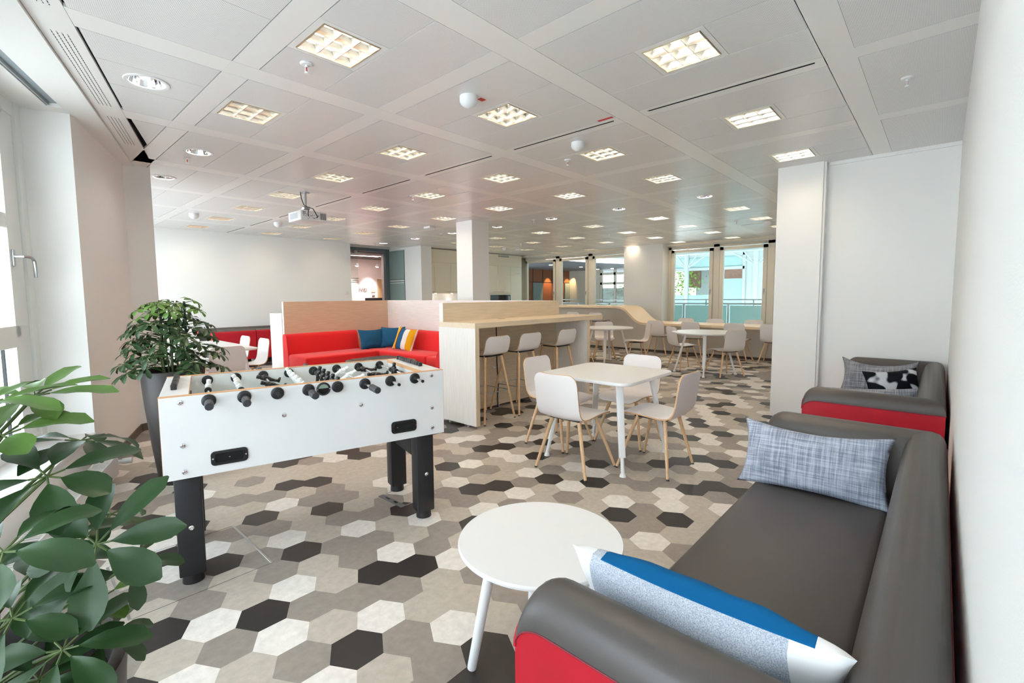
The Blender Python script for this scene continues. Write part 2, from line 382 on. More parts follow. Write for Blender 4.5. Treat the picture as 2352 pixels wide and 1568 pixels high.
def window_left():
    y=-DP
    fr=MB(LM)
    fr.box(-.09,0,y-.06,y+.02,.36,2.775); fr.box(-.31,-.095,y-.06,y+.0,.36,2.775)       # jamb posts
    fr.box(-5.2,0,y-.06,y+.01,2.66,2.775); fr.box(-5.2,0,y-.06,y+.01,.36,.44)
    for x in (-1.75,-3.3): fr.box(x-.14,x+.14,y-.06,y+.0,.36,2.775)
    W=struct(fr,'window_1',M_frame)
    for n,(xr_,xl) in enumerate(((-.31,-1.61),(-1.89,-3.16),(-3.44,-5.1))):
        s_=MB(LM); 
        s_.box(xl,xr_,y-.05,y+.03,1.085,1.15)                      # transom
        s_.box(xr_-.075,xr_,y-.05,y+.03,1.15,2.66); s_.box(xl,xl+.075,y-.05,y+.03,1.15,2.66)
        s_.box(xl,xr_,y-.05,y+.03,2.60,2.66); s_.box(xl,xr_,y-.05,y+.03,1.15,1.225); s_.box(xl,xr_,y-.045,y+.025,1.865,1.96)
        s_.box(xr_-.06,xr_,y-.05,y+.02,.44,1.085)
        s_.build('window_sash',M_frame,W,smooth=0)
        g=MB(LM); g.box(xr_-.10,xr_-.085,y-.045,y-.03,.44,1.07); g.box(xr_-.19,xr_-.18,y-.06,y-.045,1.23,1.86)
        g.build('gasket',M_dark,W,smooth=0)
        p=MB(LM); p.quad((xl+.05,y-.02,.44),(xr_-.05,y-.02,.44),(xr_-.05,y-.02,2.62),(xl+.05,y-.02,2.62)); p.build('pane',M_glass,W,smooth=0)
    h=MB(LM); x=-.345
    h.bb(x-.014,x+.014,y+.028,y+.042,1.62,1.73,.004)
    h.tube([(x,y+.04,1.685),(x,y+.085,1.685),(x+.03,y+.1,1.685),(x+.09,y+.1,1.683),(x+.115,y+.1,1.665),(x+.122,y+.1,1.63),(x+.122,y+.1,1.55)],.0105,10)
    h.build('window_handle',M_steel,W)
    si=MB(LM); si.bb(-5.2,.0,y+.01,.012,.345,.372,.004); si.build('window_sill',M_white,W)
window_left()
# hidden stretch of facade behind the left pillar: glazed band that lights the far end of the room
def facade2():
    a=Vector((.74,6.6)); b=Vector((1.62,11.35)); d=(b-a); L_=d.length; d/=L_
    T=Matrix(((d.x,d.y,0,a.x),(d.y,-d.x,0,a.y),(0,0,1,0),(0,0,0,1)))
    m=MB(T); m.box(0,L_,-.25,0,0,.36); m.box(0,L_,-.25,0,2.68,HW); struct(m,'wall_left_back',M_wall)
    m=MB(T)
    for k in range(5): x=L_*k/4; m.box(x-.09,x+.09,-.2,-.1,.36,2.68)
    m.box(0,L_,-.2,-.1,.36,.44); m.box(0,L_,-.2,-.1,2.6,2.68); W=struct(m,'window_2',M_frame)
    p=MB(T); p.quad((0,-.15,.4),(L_,-.15,.4),(L_,-.15,2.62),(0,-.15,2.62)); p.build('pane',M_glass,W,smooth=0)
facade2()

# right-hand window wall, plane a = 12.8
def window_right():
    m=MB(); m.box(12.80,13.05,.75,11.6,0,.42); m.box(12.80,13.05,.75,11.6,2.69,HW); m.box(12.42,13.05,5.70,6.885,0,HW); m.box(12.8,13.05,11.06,11.6,0,HW)
    struct(m,'wall_window_side',M_wall)
    t=MB(); t.tube([(12.62,.9,2.735),(12.62,11.2,2.735)],.03,12); t.box(12.60,12.9,.9,11.2,2.755,2.772); struct(t,'trim_3',M_trim,40)
    n=3
    for grp in ([11.06,9.56,8.275,6.86],[5.70,4.40,3.11,1.9,.9]):
        for i in range(len(grp)-1):
            b1,b0=grp[i],grp[i+1]
            W=MB(); o=.075
            for y0,y1 in ((b1-o,b1),(b0,b0+o)): W.box(12.80,12.92,y0,y1,.42,2.69)
            W.box(12.8,12.92,b0,b1,2.62,2.69); W.box(12.8,12.92,b0,b1,.42,.5)
            # opening sash sits proud of the frame
            for y0,y1 in ((b1-o-.10,b1-o-.015),(b0+o+.015,b0+o+.10)): W.box(12.775,12.86,y0,y1,.5,2.60)
            W.box(12.775,12.86,b0+o+.015,b1-o-.015,2.52,2.60); W.box(12.775,12.86,b0+o+.015,b1-o-.015,.5,.58)
            w_=struct(W,'window_%d'%n,M_trim); n+=1
            g=MB(); g.quad((12.83,b0+o+.08,.55),(12.83,b1-o-.08,.55),(12.83,b1-o-.08,2.55),(12.83,b0+o+.08,2.55)); g.build('pane',M_glass,w_,smooth=0)
            h=MB(); yy=b0+o+.06; h.bb(12.755,12.778,yy-.015,yy+.015,1.42,1.52,.004); h.tube([(12.765,yy,1.49),(12.73,yy,1.49),(12.725,yy,1.48),(12.725,yy,1.37)],.010,8); h.build('window_handle',M_steel,w_)
            b=MB(); b.tube([(12.77,b0+.12,2.655),(12.77,b1-.12,2.655)],.018,8); b.build('blind_cassette',M_trim,w_)
window_right()

# ------------------------------------------------------------------ ceiling fittings
def lum_proto():
    t=thing('ceiling_light','','ceiling light',(0,0,ZC),0,'square louvred ceiling lights')
    h=.163
    m=MB()
    for x0,x1,y0,y1 in ((-h,h,-h,-h+.006),(-h,h,h-.006,h),(-h,-h+.006,-h,h),(h-.006,h,-h,h)): m.box(x0,x1,y0,y1,-.003,.10)
    m.build('frame',mat('brass_trim',(226,212,182),.3,metal=.8),t,smooth=0)
    m=MB(); m.box(-h,h,-h,h,.098,.102); m.build('reflector',M_refl,t,smooth=0)
    # parabolic louvre: curved blades, thick at the top, 3 x 3 cells
    m=MB(); prof=[(.0015,.0),(.003,.012),(.008,.026),(.018,.042)]
    for axis in (0,1):
        for c in (-.1575,-.0525,.0525,.1575):
            L_=[]; 
            pts=[(-d,z) for d,z in reversed(prof)]+[(d,z) for d,z in prof]
            RR=[]
            for e in (-.157,-.1,-.0525,0,.0525,.1,.157):
                RR.append([((c+d,e,z) if axis==0 else (e,c+d,z)) for d,z in pts])
            m.rings(RR,False,False,False)
    m.build('louvre',M_louv,t,smooth=60)
    for yy in (-.09,0,.09):
        m=MB(); m.cyl((-.15,yy,.075),(.15,yy,.075),.011,n=6); m.build('lamp_tube',M_lampw,t,smooth=60)
    return t
lp=lum_proto(); first=True
for k in range(9):
    js=[j for j in range(8) if (k,j) in LUM]
    for n,j in enumerate(js):
        lab='square louvred ceiling light, %s row from the camera, %s from the right-hand side'%(ORD[k],ORD[n])
        loc=(AK[k]+.0025,BJ[j],ZC)
        if first: lp.location=loc; lp['label']=lab; first=False
        else: dup(lp,lab,loc)
def down_proto():
    t=thing('downlight','','downlight',(0,0,ZC),0,'round downlights')
    m=MB(); m.lathe([(.098,.0),(.098,-.004),(.118,-.006),(.122,-.002),(.122,.0)],n=36); m.build('rim',M_white,t)
    m=MB(); m.lathe([(.098,0),(.094,.02),(.075,.07),(.045,.10),(.0,.105)],n=28); m.build('reflector',mat('facet_mirror',(235,235,238),.06,metal=1.),t,smooth=12)
    for x in (-.03,.03):
        m=MB(); m.cyl((x,-.05,.062),(x,.05,.062),.012,n=8); m.build('lamp',mat('compact_lamp',(255,255,255),emit=(255,240,222),es=60.),t)
    return t
dp=down_proto(); first=True
dl=[((AK[k]+.02,BJ[j]+(.02 if k>0 else 0)),k,j) for (k,j) in DOWN if not(k==0 and j==2)]
dl.append(((.745,DOWN[(0,2)][0] if (0,2) in DOWN and isinstance(DOWN[(0,2)],tuple) else 3.8),0,2))
dl.sort(key=lambda q:(q[1],q[2]))
nearl={2:'round chrome downlight nearest the left window',3:'round chrome downlight beyond the left pillar, nearer one',4:'round chrome downlight behind the left pillar edge, farther one'}
for (x,y),k,j in dl:
    lab=nearl[j] if k==0 else 'round downlight in the middle row across the room, %s from the right'%ORD[j]
    if first: dp.location=(x,y,ZC); dp['label']=lab; first=False
    else: dup(dp,lab,(x,y,ZC))
# sprinklers
def spr_proto():
    t=thing('sprinkler','','sprinkler',(0,0,ZC),0,'ceiling sprinklers')
    m=MB(); m.lathe([(.0,-.004),(.012,-.012),(.03,-.010),(.036,-.002),(.036,0)],n=20); m.build('rosette',M_white,t)
    m=MB(); m.cyl((0,0,-.01),(0,0,-.022),.009,n=10); m.cyl((-.009,0,-.02),(-.009,0,-.05),.0025,n=6); m.cyl((.009,0,-.02),(.009,0,-.05),.0025,n=6); m.cyl((0,0,-.048),(0,0,-.055),.011,n=10); m.cyl((0,0,-.055),(0,0,-.058),.014,n=12); m.build('nozzle',M_white,t)
    m=MB(); m.cyl((0,0,-.022),(0,0,-.046),.0035,n=6); m.build('bulb',mat('sprinkler_red',(200,40,40),.2),t)
    return t
sp=spr_proto()
SPR=[((1.33,2.83),'white sprinkler head beside the nearest left ceiling light'),((1.36,5.51),'sprinkler head just beyond the second round downlight on the left'),((4.04,.23),'sprinkler head on the striped ceiling strip along the right wall'),((4.03,2.88),'sprinkler head below the round motion sensor, mid ceiling'),((3.96,5.43),'sprinkler head ahead of the middle pillar, on the left'),((6.71,2.88),'sprinkler head beside the first downlight left of the right pillar'),((6.72,5.55),'sprinkler head just right of the middle pillar'),((9.59,2.95),'sprinkler head close to the right pillar, far bay'),((9.58,5.66),'sprinkler head far back above the windows'),((6.77,8.26),'sprinkler head just left of the middle pillar'),((6.72,10.86),'sprinkler head above the glass doorway'),((9.56,8.35),'sprinkler head in front of the kitchen corner')]
for n,((x,y),lab) in enumerate(SPR):
    if n==0: sp.location=(x,y,ZC); sp['label']=lab
    else: dup(sp,lab,(x,y,ZC))
# smoke detector, motion sensor and other ceiling pucks
def detector(x,y,lab,slots=True,cat='smoke detector',nm='smoke_detector',sc=1.):
    t=thing('ceiling_'+nm,lab,cat,(x,y,ZC))
    m=MB(); m.lathe([(r*sc,z*sc) for r,z in ((.0,-.068),(.022,-.066),(.048,-.045),(.052,-.034),(.054,-.03),(.054,0))],n=28); m.build('housing',M_white,t)
    if slots:
        m=MB()
        for z,r in ((-.036,.0535),(-.050,.0445)):
            for a0 in range(6):
                a=[radians(60*a0+8+i*11) for i in range(5)]
                RR=[[(r*cos(q),r*sin(q),z-.003) for q in a],[((r+.001)*cos(q),(r+.001)*sin(q),z+.003) for q in a]]
                m.rings(RR,False,False,False)
        m.build('vent_slots',M_black,t)
    else:
        m=MB(); m.lathe([(0,-.073),(.018,-.070),(.030,-.062)],n=20); m.build('sensor_lens',mat('sensor_lens',(205,212,222),.2),t)
    return t
detector(2.30,2.48,'white smoke detector with dark slots beside a red tag, centre of ceiling',True,sc=1.15)
detector(3.65,2.50,'white domed motion sensor to the right behind the smoke detector',False,'motion sensor','motion_sensor',1.1)
detector(2.29,9.08,'white round detector left of the projector near the far wall',False,'smoke detector','smoke_detector',1.3)
detector(3.61,9.08,'white round detector just below left of the projector',False,'smoke detector','smoke_detector',1.3)
detector(10.11,2.54,'white round detector partly hidden by the right pillar',False,'smoke detector','smoke_detector',1.3)
detector(10.07,9.42,'white round detector above the kitchen units, left of two',False,'smoke detector','smoke_detector',1.2)
detector(10.62,9.44,'white round detector above the kitchen units, right of two',False,'smoke detector','smoke_detector',1.2)
def plate(nm,x0,x1,y0,y1,lab,cat,m_=M_redl):
    m=MB(); m.box(x0,x1,y0,y1,ZC-.0015,ZC); tag(m.build(nm,m_,smooth=0),lab,cat)
plate('ceiling_tag',2.37,2.42,2.43,2.47,'small red tag on the ceiling beside the smoke detector','label')
plate('ceiling_tag',3.305,3.335,1.95,2.08,'red strip label on the ceiling at the near end of the second slot','label')
m=MB(); m.bb(5.83,5.98,7.46,7.66,ZC-.045,ZC,.012); o=m.build('ceiling_access_point',M_white); tag(o,'white flat wireless access point on the ceiling left of the middle pillar','access point')
# linear slot diffusers
for k in (1,6):
    for j,bj in enumerate(BJ):
        if k==6 and j not in(1,2,3,4): continue
        t=MB(); x=AK[k]+.61+.051
        t.box(x-.0085,x+.0085,bj-.535,bj+.53,ZC+.003,ZC+.02); t.box(x-.009,x-.0075,bj-.535,bj+.53,ZC-.001,ZC+.02); t.box(x+.0075,x+.009,bj-.535,bj+.53,ZC-.001,ZC+.02)
        tag(t.build('ceiling_air_slot',M_dark,smooth=0),'thin dark air slot in the ceiling, %s row, %s from the right'%('near' if k==1 else 'far',ORD[j]),'air vent','ceiling air slots')
# slotted grilles in the slanting window strip
def strip_grille(s0,s1,lab):
    def P(u,b): return (strip_a(b)+(edge_a(b)-.016-strip_a(b))*u,b)
    m=MB()
    for u0,u1 in ((.27,.30),(.40,.43),(.53,.56),(.66,.69)): m.prism([P(u0,s0),P(u1,s0),P(u1,s1),P(u0,s1)],ZC+.002,ZC+.012,0)
    nb=int((s1-s0)/.028)
    for q in range(nb):
        b=s0+(q+.3)*(s1-s0)/nb; m.prism([P(.26,b),P(.70,b),P(.70,b+.006),P(.26,b+.006)],ZC+.0005,ZC+.004,1)
    tag(m.build('air_grille',[M_dark,M_ceil],smooth=0),lab,'air vent','slotted window-side air grilles')
strip_grille(2.15,3.15,'slotted air grille in the window-side ceiling strip, nearest the camera at the frame edge')
strip_grille(3.42,4.46,'long slotted air grille in the ceiling strip above the left window')
strip_grille(4.70,5.42,'shorter slotted air grille in the ceiling strip beside the left pillar')
# projector
def projector():
    t=thing('projector','white ceiling-mounted projector with ports and cables facing the camera','projector',(2.76,6.29,2.385))
    x0,x1,y0,y1,z1=-.22,.17,-.39,.0,.115
    x0,x1,y0,y1=-.06,.29,-.22,.16
    m=MB(); m.bb(x0,x1,y0,y1,0,.125,.012,3); m.build('body',M_white,t)
    m=MB(); m.box(x0-.002,x0,y0+.10,y1-.06,.03,.10); m.build('filter_cover',mat('projector_grey',(190,196,204),.5),t,smooth=0)
    m=MB()
    for q in range(6): m.box(x0+.255+q*.013,x0+.262+q*.013,y0-.0015,y0+.001,.022,.105)
    for q in range(3):
        for z in (.083,.103): m.box(x0+.025+q*.014,x0+.034+q*.014,y0-.0015,y0+.001,z-.006,z+.006)
    rr=random.Random(3)
    for q in range(26): 
        u=.025+rr.random()*.21; z=.02+rr.random()*.055; w_=.003+rr.random()*.008; m.box(x0+u,x0+u+w_,y0-.0015,y0+.001,z-.004,z+.004)
    m.build('ports',M_black,t,smooth=0)
    m=MB(); cx,cyy=.09,-.03
    m.cyl((cx,cyy,.125),(cx,cyy,ZC-2.385),.018,n=14); m.bb(cx-.07,cx+.07,cyy-.07,cyy+.07,.125,.145,.004); m.cyl((cx,cyy,ZC-2.385-.01),(cx,cyy,ZC-2.385),.06,n=20); m.bb(cx-.04,cx+.04,cyy-.05,cyy+.05,.16,.2,.006); m.build('mount',M_steel,t)
    m=MB(); m.tube([(cx-.06,cyy,.385),(cx-.055,cyy-.01,.30),(cx-.03,cyy-.02,.22),(cx-.005,cyy-.06,.19),(cx+.0,y0-.02,.15),(cx+.02,y0-.04,.10),(cx+.06,y0-.02,.05),(cx+.06,y0,.045)],.006,8)
    m.tube([(cx-.04,cyy,.21),(cx-.05,cyy-.1,.17),(cx-.06,y0-.03,.13),(cx-.07,y0-.03,.08),(cx-.05,y0,.05)],.005,8); m.build('cable',M_black,t)
projector()

# ------------------------------------------------------------------ chairs and stools
def catmull(P,n=4):
    out=[]
    for i in range(len(P)-1):
        p0=P[max(i-1,0)];p1=P[i];p2=P[i+1];p3=P[min(i+2,len(P)-1)]
        for k in range(n):
            t=k/n
            out.append(tuple(.5*((2*b)+(c-a)*t+(2*a-5*b+4*c-d)*t*t+(-a+3*b-3*c+d)*t**3) for a,b,c,d in zip(p0,p1,p2,p3)))
    out.append(P[-1]); return out
def shell(prof,w,rf=.09,rt=.07,th=.011,nt=12,dish=.012,wt=None):
    P=catmull(prof,4); n=len(P)
    S=[0]
    for i in range(1,n): S.append(S[-1]+sqrt((P[i][0]-P[i-1][0])**2+(P[i][1]-P[i-1][1])**2))
    tot=S[-1]; top=[];bot=[]
    # extra rows near the rounded ends
    idx=[]; 
    def at(sv):
        sv=min(sv,tot)
        for i in range(1,n):
            if S[i]>=sv-1e-6:
                f=(sv-S[i-1])/(S[i]-S[i-1]); a,b=P[i-1],P[i]
                return (a[0]+(b[0]-a[0])*f,a[1]+(b[1]-a[1])*f),(P[i][0]-P[i-1][0],P[i][1]-P[i-1][1])
    rows=sorted(set([round(rf*(1-cos(pi/2*q/6)),5) for q in range(7)]+[round(tot-rt*(1-cos(pi/2*q/6)),5) for q in range(7)]+[round(x,5) for x in S if rf<x<tot-rt]))
    T=[];B=[]
    for sv in rows:
        (x,z),(dx,dz)=at(sv); l=sqrt(dx*dx+dz*dz); nx,nz=-dz/l,dx/l
        if nz<0 and abs(nz)>abs(nx): nx,nz=-nx,-nz
        hw=w/2 if wt is None else (w+(wt-w)*(sv/tot))/2
        if sv<rf: hw=hw-rf+sqrt(max(0,rf*rf-(rf-sv)**2))
        if tot-sv<rt: hw=hw-rt+sqrt(max(0,rt*rt-(rt-tot+sv)**2))
        # forward/up normal: rotate so that it points to the sitting side
        ax,az=dz/l,-dx/l     # profile runs front -> back -> top; sitting side is on the left of travel
        rt_=[];rb_=[]
        for q in range(nt+1):
            u=-1+2*q/nt; d=dish*u*u*min(1,sv/.25)
            rt_.append((x+(ax)*(d+th/2),hw*u,z+(az)*(d+th/2))); rb_.append((x+ax*(d-th/2),hw*u,z+az*(d-th/2)))
        T.append(rt_);B.append(rb_)
    return T,B
def shell_mesh(mb,prof,w,**kw):
    T,B=shell(prof,w,**kw); nr=len(T); nc=len(T[0]); V=[p for r in T for p in r]+[p for r in B for p in r]; F=[];M=[]
    o=nr*nc
    for i in range(nr-1):
        for j in range(nc-1):
            a=i*nc+j; F.append((a,a+1,a+nc+1,a+nc)); M.append(0); F.append((o+a,o+a+nc,o+a+nc+1,o+a+1)); M.append(0)
    for i in range(nr-1):
        for j in (0,nc-1): a=i*nc+j; F.append((a,a+nc,o+a+nc,o+a)); M.append(1)
    for i in (0,nr-1):
        for j in range(nc-1): a=i*nc+j; F.append((a,a+1,o+a+1,o+a)); M.append(1)
    mb.add(V,F,M)
CH=[(.245,.418),(.225,.440),(.17,.452),(.08,.452),(-.04,.440),(-.13,.434),(-.195,.446),(-.235,.485),(-.256,.55),(-.272,.66),(-.295,.80)]
ST=[(.205,.715),(.185,.738),(.13,.75),(.04,.750),(-.06,.742),(-.13,.742),(-.18,.762),(-.205,.81),(-.22,.87),(-.238,.955)]
def chair_proto(stool=False):
    t=thing('bar_stool' if stool else 'chair','','stool' if stool else 'chair')
    m=MB(); shell_mesh(m,ST if stool else CH,.40 if stool else .415,wt=.385 if stool else .40); m.build('shell',[M_shell,M_ply],t,smooth=30)
    zt=.735 if stool else .430; fx,fy=(.235,.24) if stool else (.215,.238)
    for sx in (1,-1):
        for sy in (1,-1):
            tp=Vector((.11*sx-(.02 if sx>0 else .02),.125*sy,zt)); bt=Vector((fx*sx,fy*sy,.012)); 
            if sx<0: tp.x=-.135
            m=MB(); d=bt-tp
            m.tube([tp+d*q for q in (0,.15,.5,1.)],.0175,10,taper=.0115); l=m.build('leg',M_leg,t)
            g=MB(); g.cyl(bt,(bt.x+.002*sx,bt.y+.002*sy,0),.0105,.012,10); g.build('glide',M_black,l)
    m=MB(); m.bb(-.155,.115,-.14,.14,zt-.010,zt+.004,.004); m.build('underframe',M_black,t)
    if stool:
        zf=.33; q=1-(zf-.012)/(zt-.012); px_=-.02*(1-q)
        c=[((.09+(fx-.09)*q),(.125+(fy-.125)*q)),(-(.135+(fx-.135)*q),(.125+(fy-.125)*q)),(-(.135+(fx-.135)*q),-(.125+(fy-.125)*q)),((.09+(fx-.09)*q),-(.125+(fy-.125)*q))]
        m=MB()
        for i in range(4): a,b=c[i],c[(i+1)%4]; m.cyl((a[0],a[1],zf),(b[0],b[1],zf),.005,n=8)
        m.build('footrest',M_steel,t)
    return t
ch0=chair_proto(); used=[0]
def chair(x,y,deg,lab,group):
    if not used[0]:
        used[0]=1; ch0.location=(x,y,0); ch0.rotation_euler.z=radians(deg); ch0['label']=lab; ch0['group']=group; return ch0
    return dup(ch0,lab,(x,y,0),radians(deg),group)
G1='chairs around the white square table'
chair(3.118,2.15,0,'white shell chair at the square table, nearest the camera with its back turned',G1)
chair(3.555,2.635,-90,'white shell chair on the bar side of the square table',G1)
chair(3.565,1.675,90,'white shell chair right of the square table, seen from the side',G1)
chair(4.02,2.165,180,'white shell chair on the far side of the square table',G1)
st0=chair_proto(True)
GS='bar stools at the wooden bar'
for n,x in enumerate((3.715,4.275,5.02)):
    lab='white bar stool under the wooden bar counter, %s from its near end'%ORD[n]
    if n==0: st0.location=(x,3.805,0); st0.rotation_euler.z=pi/2; st0['label']=lab; st0['group']=GS
    else: dup(st0,lab,(x,3.805,0),pi/2,GS)
for n,(y,lab) in enumerate(((7.08,'pale stool at the high wave counter, mostly hidden, left of two'),(6.40,'pale stool at the high wave counter just beyond the bar end'))):
    dup(st0,lab,(10.36,y,0),0,'stools at the high wave counter')
G2='chairs along the low wave counter'
for n,(x,y,lab) in enumerate(((10.40,4.80,'chair at the front of the low wave counter, leftmost beside its slope'),(10.395,4.00,'chair at the front of the low counter, mostly hidden behind the right round table'),(10.39,3.10,'chair at the front of the low counter, second from the right pillar'),(10.40,2.42,'chair at the front of the low counter, cut off by the right pillar'))):
    chair(x,y,0,lab,G2)
for n,(y,lab) in enumerate(((4.70,'chair back showing behind the low counter, leftmost of three'),(4.00,'chair back showing behind the low counter, middle of three'),(3.14,'chair back showing behind the low counter, rightmost of three'))):
    chair(11.35,y,180,lab,'chairs behind the low wave counter')
G3='chairs at the right round table'
chair(8.65,3.51,-39,'chair turned sideways at the left of the right-hand round table',G3)
chair(8.33,2.70,56.7,'chair with its back to us at the right-hand round table',G3)
G4='chairs at the left round table'
chair(8.93,5.40,215,'chair facing us behind the left-hand round table',G4)
chair(8.83,4.62,130,'chair in side view right of the left-hand round table',G4)
chair(8.10,5.43,-48,'chair half hidden by the bar end at the left-hand round table',G4)
G5='chairs around the long white table'
chair(1.90,6.74,90,'beige-lit chair with its back to us at the near end of the long white table',G5)
chair(2.36,7.32,180,'white chair on the right of the long white table, nearer of two',G5)
chair(2.34,8.02,180,'white chair on the right of the long white table, farther of two',G5)
chair(1.99,8.53,-90,'chair behind the plant at the far end of the long white table',G5)
chair(1.52,7.35,0,'chair behind the plant on the left of the long white table',G5)

# ------------------------------------------------------------------ tables
def leg_metal(t,tp,bt):
    """flat white tube with a telescopic round foot"""
    tp=Vector(tp);bt=Vector(bt); d=(bt-tp); dn=d.normalized(); q=.80; mid=tp+d*q
    out=Vector((bt.x-tp.x,bt.y-tp.y,0)); out=out.normalized() if out.length>1e-4 else Vector((1,0,0))
    side=dn.cross(out).normalized(); thin=side.cross(dn).normalized()
    m=MB(); P=rrect(-.026,.026,-.017,.017,.006,3)
    m.rings([[tuple(c+side*(x*s_)+thin*(y*s_)) for x,y in P] for c,s_ in ((tp,1.08),(mid,.95))],True,True,True)
    l=m.build('leg',M_whitem,t)
    m=MB(); m.cyl(mid-dn*.01,bt+Vector((0,0,.02)),.015,n=12)
    for i in range(7): c=mid+d*(.2*(i+.5)/8); m.cyl(c-dn*.003,c+dn*.003,.0163,n=12)
    m.cyl((bt.x,bt.y,.022),(bt.x,bt.y,0),.021,.027,14); m.build('foot',M_whitem,l)
sq=thing('square_table','white square table with rounded corners between four white chairs','table',(3.56,2.125,0))
m=MB(); P=rrect(-.43,.43,-.43,.43,.11,8)
m.rings([[(x*s_,y*s_,z) for x,y in P] for s_,z in ((.985,.705),(.998,.708),(1,.713),(1,.728),(.995,.7325),(.985,.733))],True); m.build('tabletop',M_white,sq)
m=MB(); m.bb(-.30,.30,-.30,.30,.685,.705,.004); m.build('underframe',M_whitem,sq)
for sx in (1,-1):
    for sy in (1,-1): leg_metal(sq,(.275*sx,.275*sy,.70),(.375*sx,.37*sy,0))
def round_table(x,y,r,a0,lab,fr):
    t=thing('round_table',lab,'table',(x,y,0),0,'round tables by the wave counter')
    m=MB(); m.lathe([(0,.705),(r*.975,.706),(r*.995,.712),(r,.718),(r,.727),(r*.992,.733),(0,.733)],n=56); m.build('tabletop',M_white,t)
    for q in range(4):
        a=radians(a0+90*q); leg_metal(t,(fr*.62*cos(a),fr*.62*sin(a),.705),(fr*cos(a),fr*sin(a),0))
    m=MB(); m.lathe([(0,.69),(fr*.62,.69),(fr*.62,.705)],n=24); m.build('underframe',M_whitem,t)
    return t
round_table(8.42,3.06,.56,109,'white round table in front of the low wave counter, the right-hand one',.50)
round_table(8.44,5.04,.52,24,'white round table partly behind the bar end, the left-hand one',.46)
lt=thing('long_table','long white table behind the football table and the potted plant','table',(1.94,7.55,0),0)
m=MB(); P=rrect(-.41,.41,-.87,.87,.09,6); m.rings([[(x*s_,y*s_,z) for x,y in P] for s_,z in ((.985,.708),(1,.714),(1,.728),(.99,.734))],True); m.build('tabletop',M_white,lt)
for sx in (1,-1):
    for sy in (1,-1): leg_metal(lt,(.26*sx,.68*sy,.706),(.35*sx,.78*sy,0))
ct=thing('coffee_table','low round white coffee table in front of the grey and red sofa','table',(1.318,1.066,0))
r=.305; m=MB(); m.lathe([(0,.478),(r*.97,.479),(r*.992,.483),(r,.489),(r,.494),(r*.99,.5),(0,.5)],n=72); m.build('tabletop',M_white,ct)
for q in range(4):
    a=radians(137+90*q); tp=(.17*cos(a),.17*sin(a),.48); bt=(.262*cos(a),.262*sin(a),.0)
    m=MB(); d=Vector(bt)-Vector(tp); m.tube([tp,tuple(Vector(tp)+d*.5),tuple(Vector(tp)+d*.985),bt],.021,14,taper=.0165); m.build('leg',M_whitem,ct)

# ------------------------------------------------------------------ bar, booth panels
bar=thing('bar_counter','pale wooden high bar counter with three white stools tucked under it','counter',(3.319,3.537,0))
def part(nm,fn,mt,parent,smooth=0):
    m=MB(); fn(m); return m.build(nm,mt,parent,smooth=smooth)
part('end_panel',lambda m:m.box(0,.055,0,.584,.03,1.06),[M_woodlit],bar)
part('end_panel',lambda m:m.box(2.085,2.14,0,.584,.03,1.06),[M_woodlit],bar)
part('counter_top',lambda m:m.box(0,2.475,-.0015,.585,1.06,1.115),[M_wood],bar)
part('edge_band',lambda m:(m.box(.0,.056,-.003,.0005,.03,1.06),m.box(2.084,2.141,-.003,.0005,.03,1.06)),[M_woodv],bar)
part('front_panel',lambda m:m.box(.055,2.085,.535,.584,.03,1.06),[M_wood],bar)
part('splashback',lambda m:m.box(.016,2.15,.525,.584,1.115,1.322),[M_wood],bar)
part('splashback_edge',lambda m:m.box(.012,.0165,.5245,.585,1.06,1.3225),[M_woodlit],bar)
part('cable_outlet',lambda m:m.lathe([(0,1.1165),(.052,1.1165),(.055,1.115)],(.86,.44,0),24),[mat('cable_grommet',(170,140,105),.5)],bar,30)
def feet(m):
    for x,y in ((.03,.15),(.03,.45),(2.1,.15),(2.1,.45),(.9,.55)): m.cyl((x,y,0),(x,y,.03),.02,n=12)
part('foot',feet,[M_steel],bar,30)
m=MB(); m.tube([(4.18,4.068,1.05),(4.178,4.066,.95),(4.185,4.066,.8),(4.18,4.064,.6),(4.19,4.062,.42),(4.20,4.06,.3),(4.185,4.062,.15),(4.18,4.055,.006)],.006,8); tag(m.build('power_cable',M_black),'black power cable hanging down the panel under the bar','cable')
m=MB(); m.bb(4.10,4.145,4.060,4.072,.50,.522,.003); tag(m.build('cable_clip',M_white),'small white cable clip on the panel behind the stools','clip')
bp=thing('booth_partition','window-lit wooden partition behind the red booth seats, joined to the bar','partition',(5.40,4.125,0))
part('panel',lambda m:m.box(0,.055,0,4.26,.03,1.322),[M_woodlit_y],bp)
part('foot',lambda m:[m.cyl((.027,y,0),(.027,y,.03),.02,n=10) for y in (.1,2.,4.1)],[M_steel],bp,30)
tp=thing('booth_partition','tan wooden partition behind the long red booth sofa','partition',(3.335,8.335,0))
part('panel',lambda m:m.box(.006,2.064,0,.05,.03,1.322),[M_woodt],tp)
part('edge_band',lambda m:m.box(0,.006,-.001,.051,.03,1.3225),[M_woodlit],tp)
part('foot',lambda m:[m.cyl((x,.025,0),(x,.025,.03),.02,n=10) for x in (.1,1.9)],[M_steel],tp,30)
b2=thing('bar_counter','second high counter seen end-on as a window-lit wood panel beyond the red booth','counter',(3.319,8.388,0))
part('end_panel',lambda m:m.box(0,.055,0,.50,.03,1.06),[M_woodlit],b2)
part('end_panel',lambda m:m.box(2.085,2.14,0,.50,.03,1.06),[M_woodlit],b2)
part('counter_top',lambda m:m.box(0,2.475,0,.50,1.06,1.115),[M_woodlit_y],b2)
part('foot',lambda m:[m.cyl((x,y,0),(x,y,.03),.02,n=10) for x in (.03,2.1) for y in (.1,.4)],[M_steel],b2,30)

